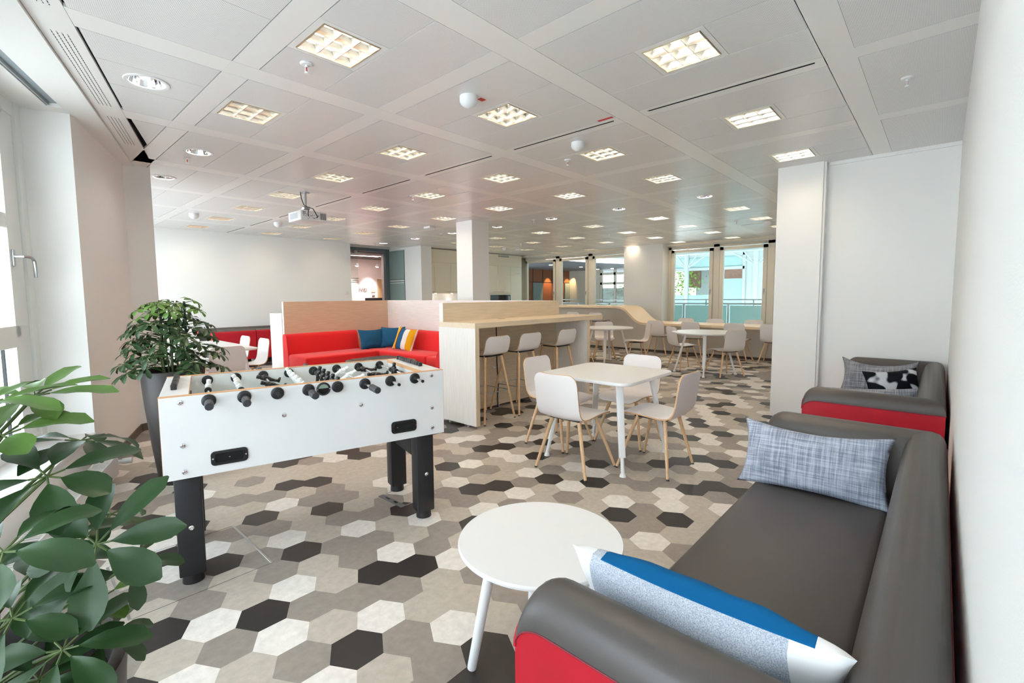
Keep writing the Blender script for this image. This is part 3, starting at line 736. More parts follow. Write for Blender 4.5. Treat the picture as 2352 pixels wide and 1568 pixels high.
# ------------------------------------------------------------------ wave counter
wc=thing('wave_counter','long wooden counter that slopes in a wave from high to low along the windows','counter',(10.8,5.5,0))
def wave(off,x0,x1):
    P=[(9.9,1.115)]+[(y,1.115) for y in (8.,6.6,6.2)]
    c=[(6.05,1.115),(5.93,1.108),(5.82,1.085),(5.72,1.03),(5.60,.925),(5.48,.82),(5.38,.755),(5.27,.728),(5.15,.722)]
    P+=catmull(c,5)+[(4.,.72),(2.9,.715),(1.6,.71)]
    T=[];B=[]
    for i,(y,z) in enumerate(P):
        a=P[max(i-1,0)];b=P[min(i+1,len(P)-1)]; dy,dz=b[0]-a[0],b[1]-a[1]; l=sqrt(dy*dy+dz*dz); ny,nz=dz/l,-dy/l
        T.append((y,z)); B.append((y-ny*.052,z-nz*.052))
    return T,B
T_,B_=wave(0,0,0); m=MB(Matrix.Translation((-10.8,-5.5,0)))
m.rings([[(10.42,*t),(11.36,*t),(11.36,*b),(10.42,*b)] for t,b in zip(T_,B_)],True,True,True); m.build('counter_top',M_woodc,wc,smooth=40)
m=MB(Matrix.Translation((-10.8,-5.5,0)))
m.rings([[(10.80,y,0.0),(10.80,y,z-.012),(11.02,y,z-.012),(11.02,y,0.0)] for (y,z) in [(b[0],b[1]+.0) for b in B_]],True,True,True); m.build('support_wall',mat('panel_greige',(206,199,188),.55),wc,smooth=0)
m=MB(Matrix.Translation((-10.8,-5.5,0))); m.box(10.792,10.80,1.6,9.9,0,.05); m.build('plinth',M_base,wc,smooth=0)

# ------------------------------------------------------------------ grey and red sofas
def u_sofa(x0,x1,lab,grp):
    D=.745; t=thing('sofa',lab,'sofa',(x0,-.05,0),0,grp); L_=x1-x0
    PR=[(0,.12),(0,.40),(0,.650),(0,.653),(.0015,.675),(.010,.702),(.028,.726),(.055,.740),(.085,.741),(.112,.731),(.134,.709),(.147,.68),(.157,.63),(.172,.52),(.186,.42),(.19,.12)]
    # path of outer corners with inward directions
    def ring(kind,d):
        R_=[]
        for off,z in PR:
            if kind=='armA': 
                R_.append((off,D-d[0],z if z<.5 else z-d[1]*(z-.4)/.34))
            elif kind=='cornerA': R_.append((off,off,z))
            elif kind=='cornerB': R_.append((L_-off,off,z))
            else: R_.append((L_-off,D-d[0],z if z<.5 else z-d[1]*(z-.4)/.34))
        return R_
    rr=.085; ends=[(rr*(1-sin(pi/2*q/5)),rr*(1-sqrt(max(0,1-(1-sin(pi/2*q/5))**2)))) for q in range(6)]
    ends=[(rr*(1-cos(pi/2*q/6)),rr*(1-sin(pi/2*q/6))) for q in range(7)]
    RR=[ring('armA',e) for e in ends]+[ring('cornerA',0)]+[ring('cornerB',0)]+[ring('armB',e) for e in reversed(ends)]
    n=len(PR); V=[p for r_ in RR for p in r_]; F=[];M=[]
    for i in range(len(RR)-1):
        for j in range(n-1):
            F.append((i*n+j,i*n+j+1,(i+1)*n+j+1,(i+1)*n+j)); M.append(1 if j<3 else 0)
        F.append((i*n+n-1,i*n,(i+1)*n,(i+1)*n+n-1)); M.append(1)
    F.append(tuple(range(n))); M.append(1); F.append(tuple(range((len(RR)-1)*n,len(RR)*n))); M.append(1)
    m=MB(); m.add(V,F,M); b=m.build('backrest',[M_grey,M_red],t,smooth=50)
    # piping along seams
    m=MB(); m.tube([(RR[i][3][0]+(-.001 if i<8 else 0),RR[i][3][1]-(.001 if 6<i<10 else 0),RR[i][3][2]) for i in range(len(RR))],.0022,6); m.build('seam',mat('seam_dark_red',(120,14,34),.6),b)
    for s_ in (0,1):
        m=MB(); e=RR[0] if s_==0 else RR[-1]
        m.tube([e[j] for j in range(3,n-1)],.0045,6); m.build('piping',M_red,b)
    m=MB(); m.bb(.182,L_-.182,.175,D-.01,.20,.43,.035,3); m.build('seat',M_grey,t,smooth=50)
    m=MB(); m.bb(.15,L_-.15,.05,D-.02,.12,.22,.01,2); m.build('base',M_red,t,smooth=50)
    for x in (.1,L_-.1):
        for y in (.08,D-.08): m=MB(); m.cyl((x,y,.125),(x,y,0),.016,.013,12); m.build('leg',M_chrome,t)
    return t
u_sofa(.765,3.01,'grey sofa with red outer sides nearest the camera along the right wall','grey and red sofas along the right wall')
u_sofa(3.79,6.02,'grey sofa with red outer sides in the far corner of the right wall','grey and red sofas along the right wall')

# ------------------------------------------------------------------ cushions
def pillow_mesh(w,h,t,seed,n=26,pinch=.10,wr=.010,sag=0.):
    rr=random.Random(seed); o1=rr.random()*50
    V=[];F=[]
    def pos(u,v,s_):
        x=w/2*u*(1-pinch*(1-v*v)*abs(u)**1.5); y=h/2*v*(1-pinch*1.3*(1-u*u)*abs(v)**1.5)
        e=max(0,(1-u*u))**.42*max(0,(1-v*v))**.42; z=s_*t/2*e
        nz=mnoise.noise(Vector((u*2.2+o1,v*2.2,s_*3.))); 
        k=min(1,4*(1-max(abs(u),abs(v))))
        z+=s_*wr*nz*k*1.2; wv_=sin((u+v*.4)*13+o1)*.003*max(0,abs(v)-.35)*k; z+=s_*wv_*1.5
        y-=sag*(1-u*u)*(1 if v>0 else 0)*v
        return (x,y,z)
    for s_ in (1,-1):
        for i in range(n+1):
            for j in range(n+1):
                uu=-1+2*i/n; vv=-1+2*j/n; uu=sin(uu*pi/2)*.35+uu*.65; vv=sin(vv*pi/2)*.35+vv*.65
                V.append(pos(uu,vv,s_))
    k=n+1
    for s_ in (0,1):
        o=s_*k*k
        for i in range(n):
            for j in range(n):
                a=o+i*k+j; q=(a,a+1,a+k+1,a+k); F.append(q if s_ else q[::-1])
    bd=[i*k for i in range(k)]+[n*k+j for j in range(1,k)]+[i*k+n for i in range(n-1,-1,-1)]+[j for j in range(n-1,0,-1)]
    for q in range(len(bd)): a,b=bd[q],bd[(q+1)%len(bd)]; F.append((a,b,b+k*k,a+k*k))
    return V,F
def weave(name,rgb,rgb2,sc=260):
    if name in MATS: return MATS[name]
    m=mat(name,rgb,.85,spec=.1); nt=m.node_tree;N=nt.nodes;L=nt.links
    tc=N.new('ShaderNodeTexCoord'); r=None; outs=[]
    for st in ((7,170,7),(170,7,7)):
        mp=N.new('ShaderNodeMapping'); mp.inputs['Scale'].default_value=st; L.new(tc.outputs['Object'],mp.inputs[0])
        n=N.new('ShaderNodeTexNoise'); n.inputs['Scale'].default_value=1.; n.inputs['Detail'].default_value=3; L.new(mp.outputs[0],n.inputs['Vector']); outs.append(n.outputs['Fac'])
    ad=N.new('ShaderNodeMath'); ad.operation='ADD'; L.new(outs[0],ad.inputs[0]); L.new(outs[1],ad.inputs[1])
    r=N.new('ShaderNodeValToRGB'); r.color_ramp.elements[0].position=.40; r.color_ramp.elements[1].position=.62
    hf=N.new('ShaderNodeMath'); hf.operation='MULTIPLY'; hf.inputs[1].default_value=.5; L.new(ad.outputs[0],hf.inputs[0]); L.new(hf.outputs[0],r.inputs[0])
    r.color_ramp.elements[0].color=(*lin(rgb2),1); r.color_ramp.elements[1].color=(*lin(rgb),1)
    L.new(r.outputs[0],N['Principled BSDF'].inputs['Base Color'])
    b=N.new('ShaderNodeBump'); b.inputs['Strength'].default_value=.4; b.inputs['Distance'].default_value=.002; L.new(hf.outputs[0],b.inputs['Height']); L.new(b.outputs[0],N['Principled BSDF'].inputs['Normal'])
    return m
M_slub=weave('slub_grey_blue',(182,188,202),(120,128,146))
M_slubd=weave('slub_grey',(160,160,166),(104,106,116))
def nodes_pattern(name,build,rough=.85):
    m=mat(name,(200,200,200),rough,spec=.1); nt=m.node_tree; build(nt,nt.nodes,nt.links,nt.nodes['Principled BSDF']); return m
def leafprint(nt,N,L,b):
    tc=N.new('ShaderNodeTexCoord'); sp_=N.new('ShaderNodeSeparateXYZ'); L.new(tc.outputs['Object'],sp_.inputs[0])
    def mth(op,a,b_=None):
        n=N.new('ShaderNodeMath'); n.operation=op
        for i,x in enumerate((a,b_)):
            if x is None: continue
            if isinstance(x,(int,float)): n.inputs[i].default_value=x
            else: L.new(x,n.inputs[i])
        return n.outputs[0]
    x,y=sp_.outputs[0],sp_.outputs[1]
    # blue lens at the upper edge
    e=mth('ADD',mth('POWER',mth('ABSOLUTE',mth('DIVIDE',mth('SUBTRACT',x,.01),.235)),2.2),mth('POWER',mth('ABSOLUTE',mth('DIVIDE',mth('SUBTRACT',y,.19),.30)),2.))
    blue=mth('MULTIPLY',mth('LESS_THAN',e,1.),mth('LESS_THAN',sp_.outputs[2],.004))
    white=mth('GREATER_THAN',mth('ABSOLUTE',mth('ADD',mth('MULTIPLY',y,.14),mth('SUBTRACT',x,.0))),.225)
    nz=N.new('ShaderNodeTexNoise'); nz.inputs['Scale'].default_value=420; nz.inputs['Detail'].default_value=1; L.new(tc.outputs['Object'],nz.inputs['Vector'])
    g=N.new('ShaderNodeValToRGB'); g.color_ramp.elements[0].color=(*lin((150,160,178)),1); g.color_ramp.elements[1].color=(*lin((206,212,222)),1); g.color_ramp.elements[0].position=.3; g.color_ramp.elements[1].position=.7; L.new(nz.outputs['Fac'],g.inputs[0])
    m1=N.new('ShaderNodeMix'); m1.data_type='RGBA'; L.new(white,m1.inputs['Factor']); L.new(g.outputs[0],m1.inputs['A']); m1.inputs['B'].default_value=(*lin((238,238,240)),1)
    m2=N.new('ShaderNodeMix'); m2.data_type='RGBA'; L.new(blue,m2.inputs['Factor']); L.new(m1.outputs['Result'],m2.inputs['A']); m2.inputs['B'].default_value=(*lin((12,92,146)),1)
    L.new(m2.outputs['Result'],b.inputs['Base Color'])
M_leafp=nodes_pattern('printed_linen',leafprint)
def stripes(nt,N,L,b):
    tc=N.new('ShaderNodeTexCoord'); sp_=N.new('ShaderNodeSeparateXYZ'); L.new(tc.outputs['Object'],sp_.inputs[0])
    ad=N.new('ShaderNodeMath'); ad.operation='MULTIPLY_ADD'; ad.inputs[1].default_value=2.0; ad.inputs[2].default_value=.5; L.new(sp_.outputs[0],ad.inputs[0])
    r=N.new('ShaderNodeValToRGB'); r.color_ramp.interpolation='CONSTANT'; E=r.color_ramp.elements
    cs=[(0,(232,228,222)),(.10,(228,170,30)),(.22,(104,30,62)),(.26,(40,90,130)),(.46,(226,222,216)),(.66,(214,158,26)),(.90,(232,228,222))]
    E[0].position=0;E[0].color=(*lin(cs[0][1]),1);E[1].position=cs[1][0];E[1].color=(*lin(cs[1][1]),1)
    for p,c in cs[2:]: e=E.new(p); e.color=(*lin(c),1)
    L.new(ad.outputs[0],r.inputs[0]); L.new(r.outputs[0],b.inputs['Base Color'])
M_strp=nodes_pattern('striped_cotton',stripes)
def blotch(nt,N,L,b):
    tc=N.new('ShaderNodeTexCoord'); v=N.new('ShaderNodeTexVoronoi'); v.inputs['Scale'].default_value=13; v.feature='SMOOTH_F1'; L.new(tc.outputs['Object'],v.inputs['Vector'])
    r=N.new('ShaderNodeValToRGB'); r.color_ramp.elements[0].position=.44; r.color_ramp.elements[1].position=.5; r.color_ramp.elements[0].color=(*lin((18,20,26)),1); r.color_ramp.elements[1].color=(*lin((196,200,206)),1)
    L.new(v.outputs['Distance'],r.inputs[0]); L.new(r.outputs[0],b.inputs['Base Color'])
M_blot=nodes_pattern('black_white_print',blotch,.7)
def cushion(lab,w,h,t,c,xdir,updir,mt,seed,nm='cushion',group=None,**kw):
    V,F=pillow_mesh(w,h,t,seed,**kw); m=MB(); m.add(V,F); o=m.build(nm,mt,smooth=60)
    X=Vector(xdir).normalized(); U=Vector(updir); U=(U-X*U.dot(X)).normalized(); Z=X.cross(U)
    o.matrix_world=Matrix(((X.x,U.x,Z.x,c[0]),(X.y,U.y,Z.y,c[1]),(X.z,U.z,Z.z,c[2]),(0,0,0,1)))
    return tag(o,lab,'cushion',group)
cushion('blue, grey and white printed cushion leaning on the near arm of the front sofa',.62,.38,.19,(1.10,.39,.572),(0,-1,.01),(-.50,0,.87),M_leafp,11)
cushion('long pale grey woven cushion propped against the far arm of the front sofa',.64,.34,.14,(2.67,.44,.575),(.04,-1,0),(.42,0,1),M_slub,5,wr=.014,sag=.02)
cushion('grey woven cushion upright against the far arm of the corner sofa',.60,.36,.14,(5.72,.42,.585),(.02,-1,0),(.36,0,1),M_slubd,8,sag=.05)
cushion('black and white patterned cushion lying in the corner sofa',.40,.34,.13,(4.95,.26,.60),(.5,-.85,.1),(.3,.1,1),M_blot,21,n=20)
cushion('grey cushion tip showing behind the near arm of the corner sofa',.58,.34,.13,(4.16,.36,.575),(0,-1,.10),(-.35,0,1),M_slubd,14,n=20)

# ------------------------------------------------------------------ red booth seating
def bench(nm,lab,x0,x1,y0,y1,side,segs,cap=None):
    """upholstered red bench; side = where the backrest stands: 'y+','y-','x+'"""
    t=thing(nm,lab,'sofa',((x0+x1)/2,(y0+y1)/2,0),0,'red booth sofas'); X,Y=(x1-x0)/2,(y1-y0)/2; bt=.17
    pr=[(0,.10),(0,.70),(.012,.745),(.04,.77),(.085,.772),(.125,.755),(.15,.71),(.165,.60),(.20,.40),(.20,.10)]
    def place(a,d,z):
        if side=='y+': return (a,Y-d,z)
        if side=='y-': return (a,-Y+d,z)
        return (X-d,a,z)
    Lh=X if side!='x+' else Y
    m=MB(); m.rings([[place(a,d,z) for d,z in pr] for a in (-Lh,Lh)],True,True,True); m.build('backrest',M_redf,t,smooth=50)
    n=segs
    for q in range(n):
        a0=-Lh+2*Lh*q/n+.002; a1=-Lh+2*Lh*(q+1)/n-.002; m=MB()
        if side=='y+': m.bb(a0,a1,-Y,Y-.19,.10,.43,.035,3)
        elif side=='y-': m.bb(a0,a1,-Y+.19,Y,.10,.43,.035,3)
        else: m.bb(-X,X-.19,a0,a1,.10,.43,.035,3)
        m.build('seat',M_redf,t,smooth=50)
    for sx in (-1,1):
        for sy in (-1,1): m=MB(); m.cyl((sx*(X-.07),sy*(Y-.07),.11),(sx*(X-.07),sy*(Y-.07),0),.016,.012,10); m.build('leg',M_chrome,t)
bench('booth_sofa','long red booth sofa against the tan partition',3.30,4.62,7.46,8.33,'y+',1)
bench('booth_sofa','red corner booth sofa against the window-lit partition, with a striped cushion',4.63,5.39,6.12,8.33,'x+',1)
bench('booth_sofa','red booth sofa next to the corner one, along the window-lit partition',4.63,5.39,4.95,6.11,'x+',1)
bench('booth_sofa','red booth sofa backing onto the bar, only its end showing left of the bar',3.40,5.39,4.13,4.94,'y-',2)
pf=thing('pouf','low grey-topped red pouf in the middle of the booth, behind the football table','pouf',(4.04,6.42,0))
m=MB(); P=rrect(-.36,.36,-.46,.46,.12,6); m.rings([[(x*s_,y*s_,z) for x,y in P] for s_,z in ((.97,.08),(1,.10),(1,.385))],True,True,False); m.build('base',M_red,pf)
m=MB(); m.rings([[(x*s_,y*s_,z) for x,y in P] for s_,z in ((1.0,.385),(1.0,.40),(.985,.415),(.95,.42))],True,True,True); m.build('top',M_grey,pf)
for sx in (-1,1):
    for sy in (-1,1): m=MB(); m.cyl((.27*sx,.37*sy,.085),(.27*sx,.37*sy,0),.018,n=10); m.build('leg',M_chrome,pf)
GC='booth cushions'
cushion('plain blue cushion on the red booth sofa, leftmost and fully visible',.50,.40,.16,(4.76,7.90,.60),(1,-.12,0),(0,.35,1),M_blue,31,group=GC)
cushion('blue cushion in the booth corner, half behind the striped one',.46,.42,.15,(5.10,7.72,.625),(.75,-.66,0),(.3,.3,1),M_blue,33,group=GC)
cushion('yellow, blue and white striped cushion in the booth corner',.46,.44,.15,(4.96,7.12,.625),(.25,-1,-.12),(.38,.1,1),M_strp,35,group=GC)
cushion('blue cushion at the right end of the booth, cut off by the bar',.46,.42,.15,(5.02,5.42,.625),(.15,-1,-.05),(.36,0,1),M_blue,37,group=GC)

# ------------------------------------------------------------------ far red sofas by the left back wall
def back_sofa(lab,x0,x1,yb,face,grp,dep=.5):
    t=thing('sofa',lab,'sofa',((x0+x1)/2,yb,0),0,grp); X=(x1-x0)/2; s_=face
    pr=[(0,.17),(0,.70),(.012,.745),(.045,.77),(.09,.772),(.13,.75),(.155,.70),(.175,.45),(.175,.17)]
    M=[1,1]+[0]*6+[1]
    m=MB(); V=[(a,s_*d,z) for a in (-X,X) for d,z in pr]; n=len(pr); F=[(j,(j+1)%n,n+(j+1)%n,n+j) for j in range(n)]+[tuple(range(n)),tuple(range(n,2*n))]; MM=[1,1]+[0]*(n-3)+[1]+[1,1]
    m.add(V,F,MM); m.build('backrest',[M_grey,M_red],t,smooth=45)
    m=MB(); m.bb(-X,X,min(s_*.17,s_*dep),max(s_*.17,s_*dep),.17,.43,.035,3); m.build('seat',M_grey,t,smooth=45)
    for sx in (-1,1):
        for d in (.1,dep-.08): m=MB(); m.cyl((sx*(X-.06),s_*d,.175),(sx*(X-.06),s_*d,0),.018,.014,10); m.build('leg',M_chrome,t)
GF='red-backed sofas near the far wall'
back_sofa('red-backed sofa with grey top behind the long white table, left module',2.765,3.525,10.20,1,GF)
back_sofa('red-backed sofa with grey top beside the window-lit wood panel, right module',3.535,5.0,10.20,1,GF)
back_sofa('grey sofa against the far wall, facing us, left module',2.76,3.72,11.27,-1,'grey sofas against the far wall')
back_sofa('grey sofa against the far wall, facing us, right module',3.73,5.0,11.27,-1,'grey sofas against the far wall')

# ------------------------------------------------------------------ table football
def football():
    t=thing('football_table','white table football game on black legs in the foreground','game table',(.477,2.625,0),radians(-14.4))
    L_,W_,z0,z1,th=1.42,.70,.548,.945,.028; zp=.80
    M_play=mat('playfield_green',(176,190,178),.45); M_wedge=mat('panel_wood_edge',(208,160,118),.5)
    def pt(nm,fn,ms,par=t,sm=0):
        m=MB(); fn(m); return m.build(nm,ms,par,smooth=sm)
    def side(y0,y1):
        def f(m):
            m.box(0,L_,y0,y1,z0,z1-.004,0); m.box(0,L_,y0,y1,z1-.004,z1,1); m.box(-.0015,0,y0,y1,z0,z1,1); m.box(L_,L_+.0015,y0,y1,z0,z1,1)
        return f
    pt('front_panel',side(0,th),[M_white,M_wedge]); pt('back_panel',side(W_-th,W_),[M_white,M_wedge])
    for x0,x1,inner in ((.012,.035,0),(L_-.035,L_-.012,0)):
        pt('end_panel',lambda m:m.box(x0,x1,th,W_-th,z0,z1-.016),[M_white])
    for x0,x1,e in ((.0,.115,1),(L_-.125,L_,0)):
        def f(m):
            m.box(x0,x1,th,W_-th,z1-.020,z1-.001,0)
            xe=x1 if e else x0; m.box(xe-.001,xe+.001,th,W_-th,z1-.022,z1-.0005,1)
        pt('end_shelf',f,[M_white,M_wedge])
    for x0,x1 in ((.100,.112),(L_-.122,L_-.11)): pt('goal_wall',lambda m:(m.box(x0,x1,th,.25,zp,z1-.02),m.box(x0,x1,.45,W_-th,zp,z1-.02),m.box(x0,x1,.25,.45,zp+.085,z1-.02)),[M_white])
    for x0 in (.112,L_-.128):
        def f(m):
            P=rrect(.245,.455,zp,zp+.095,.015,3); Q=rrect(.262,.438,zp+.012,zp+.08,.01,3)
            m.rings([[(x0,y,z) for y,z in P],[(x0+.006,y,z) for y,z in P],[(x0+.006,y,z) for y,z in Q],[(x0,y,z) for y,z in Q]],True,False,False)
        pt('goal_frame',f,[M_black])
    def pf_(m):
        m.box(.035,L_-.035,th,W_-th,zp-.012,zp,0)
        for x in (.30,.708,1.12): m.box(x-.003,x+.003,th+.02,W_-th-.02,zp,zp+.0008,1)
        n=40
        for q in range(n):
            a,b=2*pi*q/n,2*pi*(q+1)/n; m.quad((.71+.1*cos(a),.35+.1*sin(a),zp+.001),(.71+.1*cos(b),.35+.1*sin(b),zp+.001),(.71+.106*cos(b),.35+.106*sin(b),zp+.001),(.71+.106*cos(a),.35+.106*sin(a),zp+.001),1)
    pt('playing_field',pf_,[M_play,M_white]); pt('bottom_board',lambda m:m.box(.035,L_-.035,th,W_-th,z0+.005,z0+.02),[M_white])
    # bolts
    for bx,bz in ((.081,.913),(.081,.708),(.082,.581),(.518,.79),(.912,.792),(1.343,.915),(1.342,.715),(1.341,.59)):
        def bolts(m,x=bx,z=bz):
            m.rings([[(x+r*cos(2*pi*k/16),y,z+r*sin(2*pi*k/16)) for k in range(16)] for r,y in ((.0125,0),(.0125,-.0015),(.010,-.005),(.005,-.0062),(.004,-.0035),(.0005,-.0035))],True,False,True)
        pt('bolt',bolts,[M_chrome],sm=40)
    # ball return openings
    for x0,x1,zz0,zz1 in ((.188,.346,.587,.657),(1.084,1.239,.592,.663)):
        def f(m):
            P=rrect(x0,x1,zz0,zz1,.018,4); Q=rrect(x0+.018,x1-.018,zz0+.013,zz1-.013,.010,4)
            m.rings([[(x,.0005,z) for x,z in P],[(x,-.005,z) for x,z in P],[(x,-.006,z) for x,z in Q],[(x,-.0012,z) for x,z in Q]],True,False,False,0)
            m.add([(x,-.0012,z) for x,z in Q],[tuple(range(len(Q)))],1)
        o=pt('ball_return',f,[M_black,mat('pit_black',(8,8,9),.9)],sm=30)
        pt('screw',lambda m:[m.cyl((x,-.0055,(zz0+zz1)/2),(x,-.0075,(zz0+zz1)/2),.004,n=10) for x in (x0+.009,x1-.009)],[M_chrome],o,30)
        if x0<.5 or True: pt('ball',lambda m:m.lathe([(0,-.014),(.008,-.0115),(.0125,-.006),(.014,0),(.0125,.006),(.008,.0115),(0,.014)],((x0+x1)/2-(.0 if x0<.5 else .04),.012,zz0+.033),14),[mat('cork_ball',(150,140,116),.7)],o,80)
    # round throw-in window
    def win(m):
        x,z=.716,.905
        m.rings([[(x+r*cos(2*pi*k/32),y,z+r*sin(2*pi*k/32)) for k in range(32)] for r,y in ((.036,.0),(.036,-.004),(.031,-.008),(.027,-.007),(.026,-.0015))],True,False,False,0)
        m.add([(x+.026*cos(2*pi*k/32),-.0015,z+.026*sin(2*pi*k/32)) for k in range(32)],[tuple(range(32))],1)
        m.add([(x+.026*cos(pi*.04+pi*.92*k/10),-.0022,z+.026*sin(pi*.04+pi*.92*k/10)-.0) for k in range(11)],[tuple(range(11))],2)
    wn=pt('throw_in_port',win,[M_black,mat('pit_black',(8,8,9),.9),mat('port_inside',(150,172,160),.5)],sm=30)
    pt('screw',lambda m:[m.cyl((.716+dx,-.007,.905),(.716+dx,-.0095,.905),.0035,n=8) for dx in (-.0315,.0315)],[M_chrome],wn,30)
    # rods
    zr=.909; Mw=mat('player_white',(238,238,238),.35); Mb=mat('player_black',(24,24,27),.3)
    # number of men, colour, tilt, near handle(=0 none), slide
    RODS=[(1,0,8,1,-.0),(2,0,-28,1,.02),(2,1,-72,0,.06),(5,0,-28,1,.01),(5,1,12,0,-.09),(3,0,62,1,.0),(2,1,-85,0,.05),(1,1,6,0,.02)]
    near=[-.155,-.175,-.095,-.19,-.045,-.235,-.145,-.125]
    for i,(nm_,cl,tilt,hd,sl) in enumerate(RODS):
        x=.194+.1488*i; y0=near[i]; y1=W_+(.26 if not hd else .10)
        if hd: y1=W_+.09
        rod=pt('rod',lambda m:m.cyl((x,y0,zr),(x,y1,zr),.0078,n=14),[M_chrome],sm=40)
        def bush(m):
            for ya,sg in ((0,-1),(W_,1)):
                m.rings([[(x+r*cos(2*pi*k/24),ya+sg*d,zr+r*sin(2*pi*k/24)) for k in range(24)] for r,d in ((.031,0),(.031,.006),(.027,.010),(.017,.011),(.017,.020),(.0085,.021))],True,False,False)
            for ya,sg in ((th,1),(W_-th,-1)):
                m.rings([[(x+r*cos(2*pi*k/24),ya+sg*d,zr+r*sin(2*pi*k/24)) for k in range(24)] for r,d in ((.029,0),(.029,.005),(.024,.007),(.0085,.008))],True,False,False)
        pt('bearing',bush,[M_black],rod,40)
        # rod ends
        pt('end_cap',lambda m:(m.cyl((x,y0-.003,zr),(x,y0+.004,zr),.009,n=14),m.cyl((x,y1-.004,zr),(x,y1+.003,zr),.009,n=14)),[M_black],rod,40)
        ya,yb=(y0-.004,y0+.105) if hd else (y1-.105,y1+.004)
        def hnd(m):
            pr=[(.0,0),(.0165,0),(.019,.006),(.019,.088),(.0165,.092),(.0165,.098),(.019,.10),(.017,.106),(.009,.109)]
            if not hd: pr=[(r,.109-d) for r,d in reversed(pr)]
            m.rings([[(x+r*cos(2*pi*k/10),ya+d,zr+r*sin(2*pi*k/10)) for k in range(10)] for r,d in pr],True,True,True)
            m.cyl((x,ya-.0006 if hd else yb+.0006,zr),(x,ya if hd else yb,zr),.003,n=8)
        pt('handle',hnd,[mat('handle_grey_black',(48,49,54),.45)],rod,25)
        sp_={1:0,2:.24,3:.185,5:.118}[nm_]; ymid=W_/2+sl
        for q in range(nm_):
            yy=ymid+(q-(nm_-1)/2)*sp_
            def man(m):
                a=radians(tilt)
                def P(dx,dz): return (x+dx*cos(a)+dz*sin(a),zr-dx*sin(a)+dz*cos(a))
                secs=[(.052,.0,.008,.009),(.049,.0,.0115,.0125),(.034,.0,.0115,.012),(.030,0,.009,.009),(.026,0,.014,.021),(.015,0,.0155,.023),(.0,0,.0155,.019),(-.016,0,.0145,.016),(-.03,-.001,.011,.015),(-.05,-.001,.009,.0135),(-.066,.002,.010,.013),(-.071,.007,.017,.013),(-.080,.007,.017,.012)]
                RR=[]
                for dz,dx0,hx,hy in secs:
                    ring=[]
                    for k in range(12):
                        tt=2*pi*k/12; px_,pz_=P(dx0+hx*cos(tt),dz); ring.append((px_,yy+hy*sin(tt),pz_))
                    RR.append(ring)
                m.rings(RR,True,True,True)
                m.cyl((x,yy-.022,zr),(x,yy+.022,zr),.0145,n=14)
            pt('player_figure',man,[Mb if cl else Mw],rod,50)
        def bmp(m):
            e=(nm_-1)/2*sp_
            for yy in ((ymid-e-.045),(ymid+e+.045)): m.cyl((x,yy-.012,zr),(x,yy+.012,zr),.0165,n=14)
        pt('bumper',bmp,[M_black],rod,40)
    # score counters on the end shelves
    for xc,y_0,y_1 in ((.050,.24,.58),(L_-.058,.25,.60)):
        def cnt(m):
            m.cyl((xc,y_0-.03,z1+.0135),(xc,y_1+.03,z1+.0135),.004,n=8)
            n=10
            for q in range(n):
                a=y_0+(y_1-y_0)*q/n+(.012 if 2<q<9 else 0); m.bb(xc-.0125,xc+.0125,a+.001,a+(y_1-y_0)/n-.002,z1,z1+.025,.004,1)
            m.bb(xc-.013,xc+.013,y_0-.04,y_0-.02,z1-.002,z1+.025,.003,1); m.bb(xc-.013,xc+.013,y_1+.02,y_1+.04,z1-.002,z1+.025,.003,1)
        pt('score_counter',cnt,[M_black],sm=30)
    # legs
    for x in (.088,1.312):
        for y in (.095,.585):
            m=MB(); m.bb(x-.055,x+.055,y-.05,y+.05,.045,z0+.02,.006,2); l=m.build('leg',M_blackm,t)
            m=MB(); m.cyl((x,y,.05),(x,y,0),.045,.048,20); m.build('foot',M_black,l)
            if y<.2:
                m=MB(); m.rings([[(x+.005+r*cos(2*pi*k/14),y-.05-d,.285+r*sin(2*pi*k/14)) for k in range(14)] for r,d in ((.012,0),(.012,.002),(.009,.005),(.004,.0055),(.003,.003))],True,False,True); m.build('bolt',M_chrome,l)
        m=MB(); m.bb(x-.022,x+.022,.14,.54,.36,.47,.004); m.build('leg_brace',M_blackm,t)
football()

# ------------------------------------------------------------------ plants
def leaflet(m,base,d,upv,Ln,Wd,droop,fold=.22,mi=0,nseg=6):
    d=Vector(d).normalized(); u=Vector(upv); s_=d.cross(u)
    if s_.length<1e-3: s_=d.orthogonal()
    s_=s_.normalized(); u=s_.cross(d).normalized()
    RR=[]; p=Vector(base); cur=d.copy()
    prof=[.06,.42,.74,.95,1.,.80,.10]; 
    for i in range(nseg+1):
        w_=Wd/2*prof[i]; f=fold*w_
        curl=.12*w_*sin(i*1.3)
        RR.append([tuple(p-s_*w_+u*(f+curl)),tuple(p-s_*w_*.5+u*f*.45),tuple(p),tuple(p+s_*w_*.5+u*f*.45),tuple(p+s_*w_+u*(f-curl))])
        ang=droop/nseg; cur=(cur*cos(ang)-u*sin(ang)).normalized(); u=s_.cross(cur).normalized(); p=p+cur*(Ln/nseg)
    m.rings(RR,False,False,False,mi)
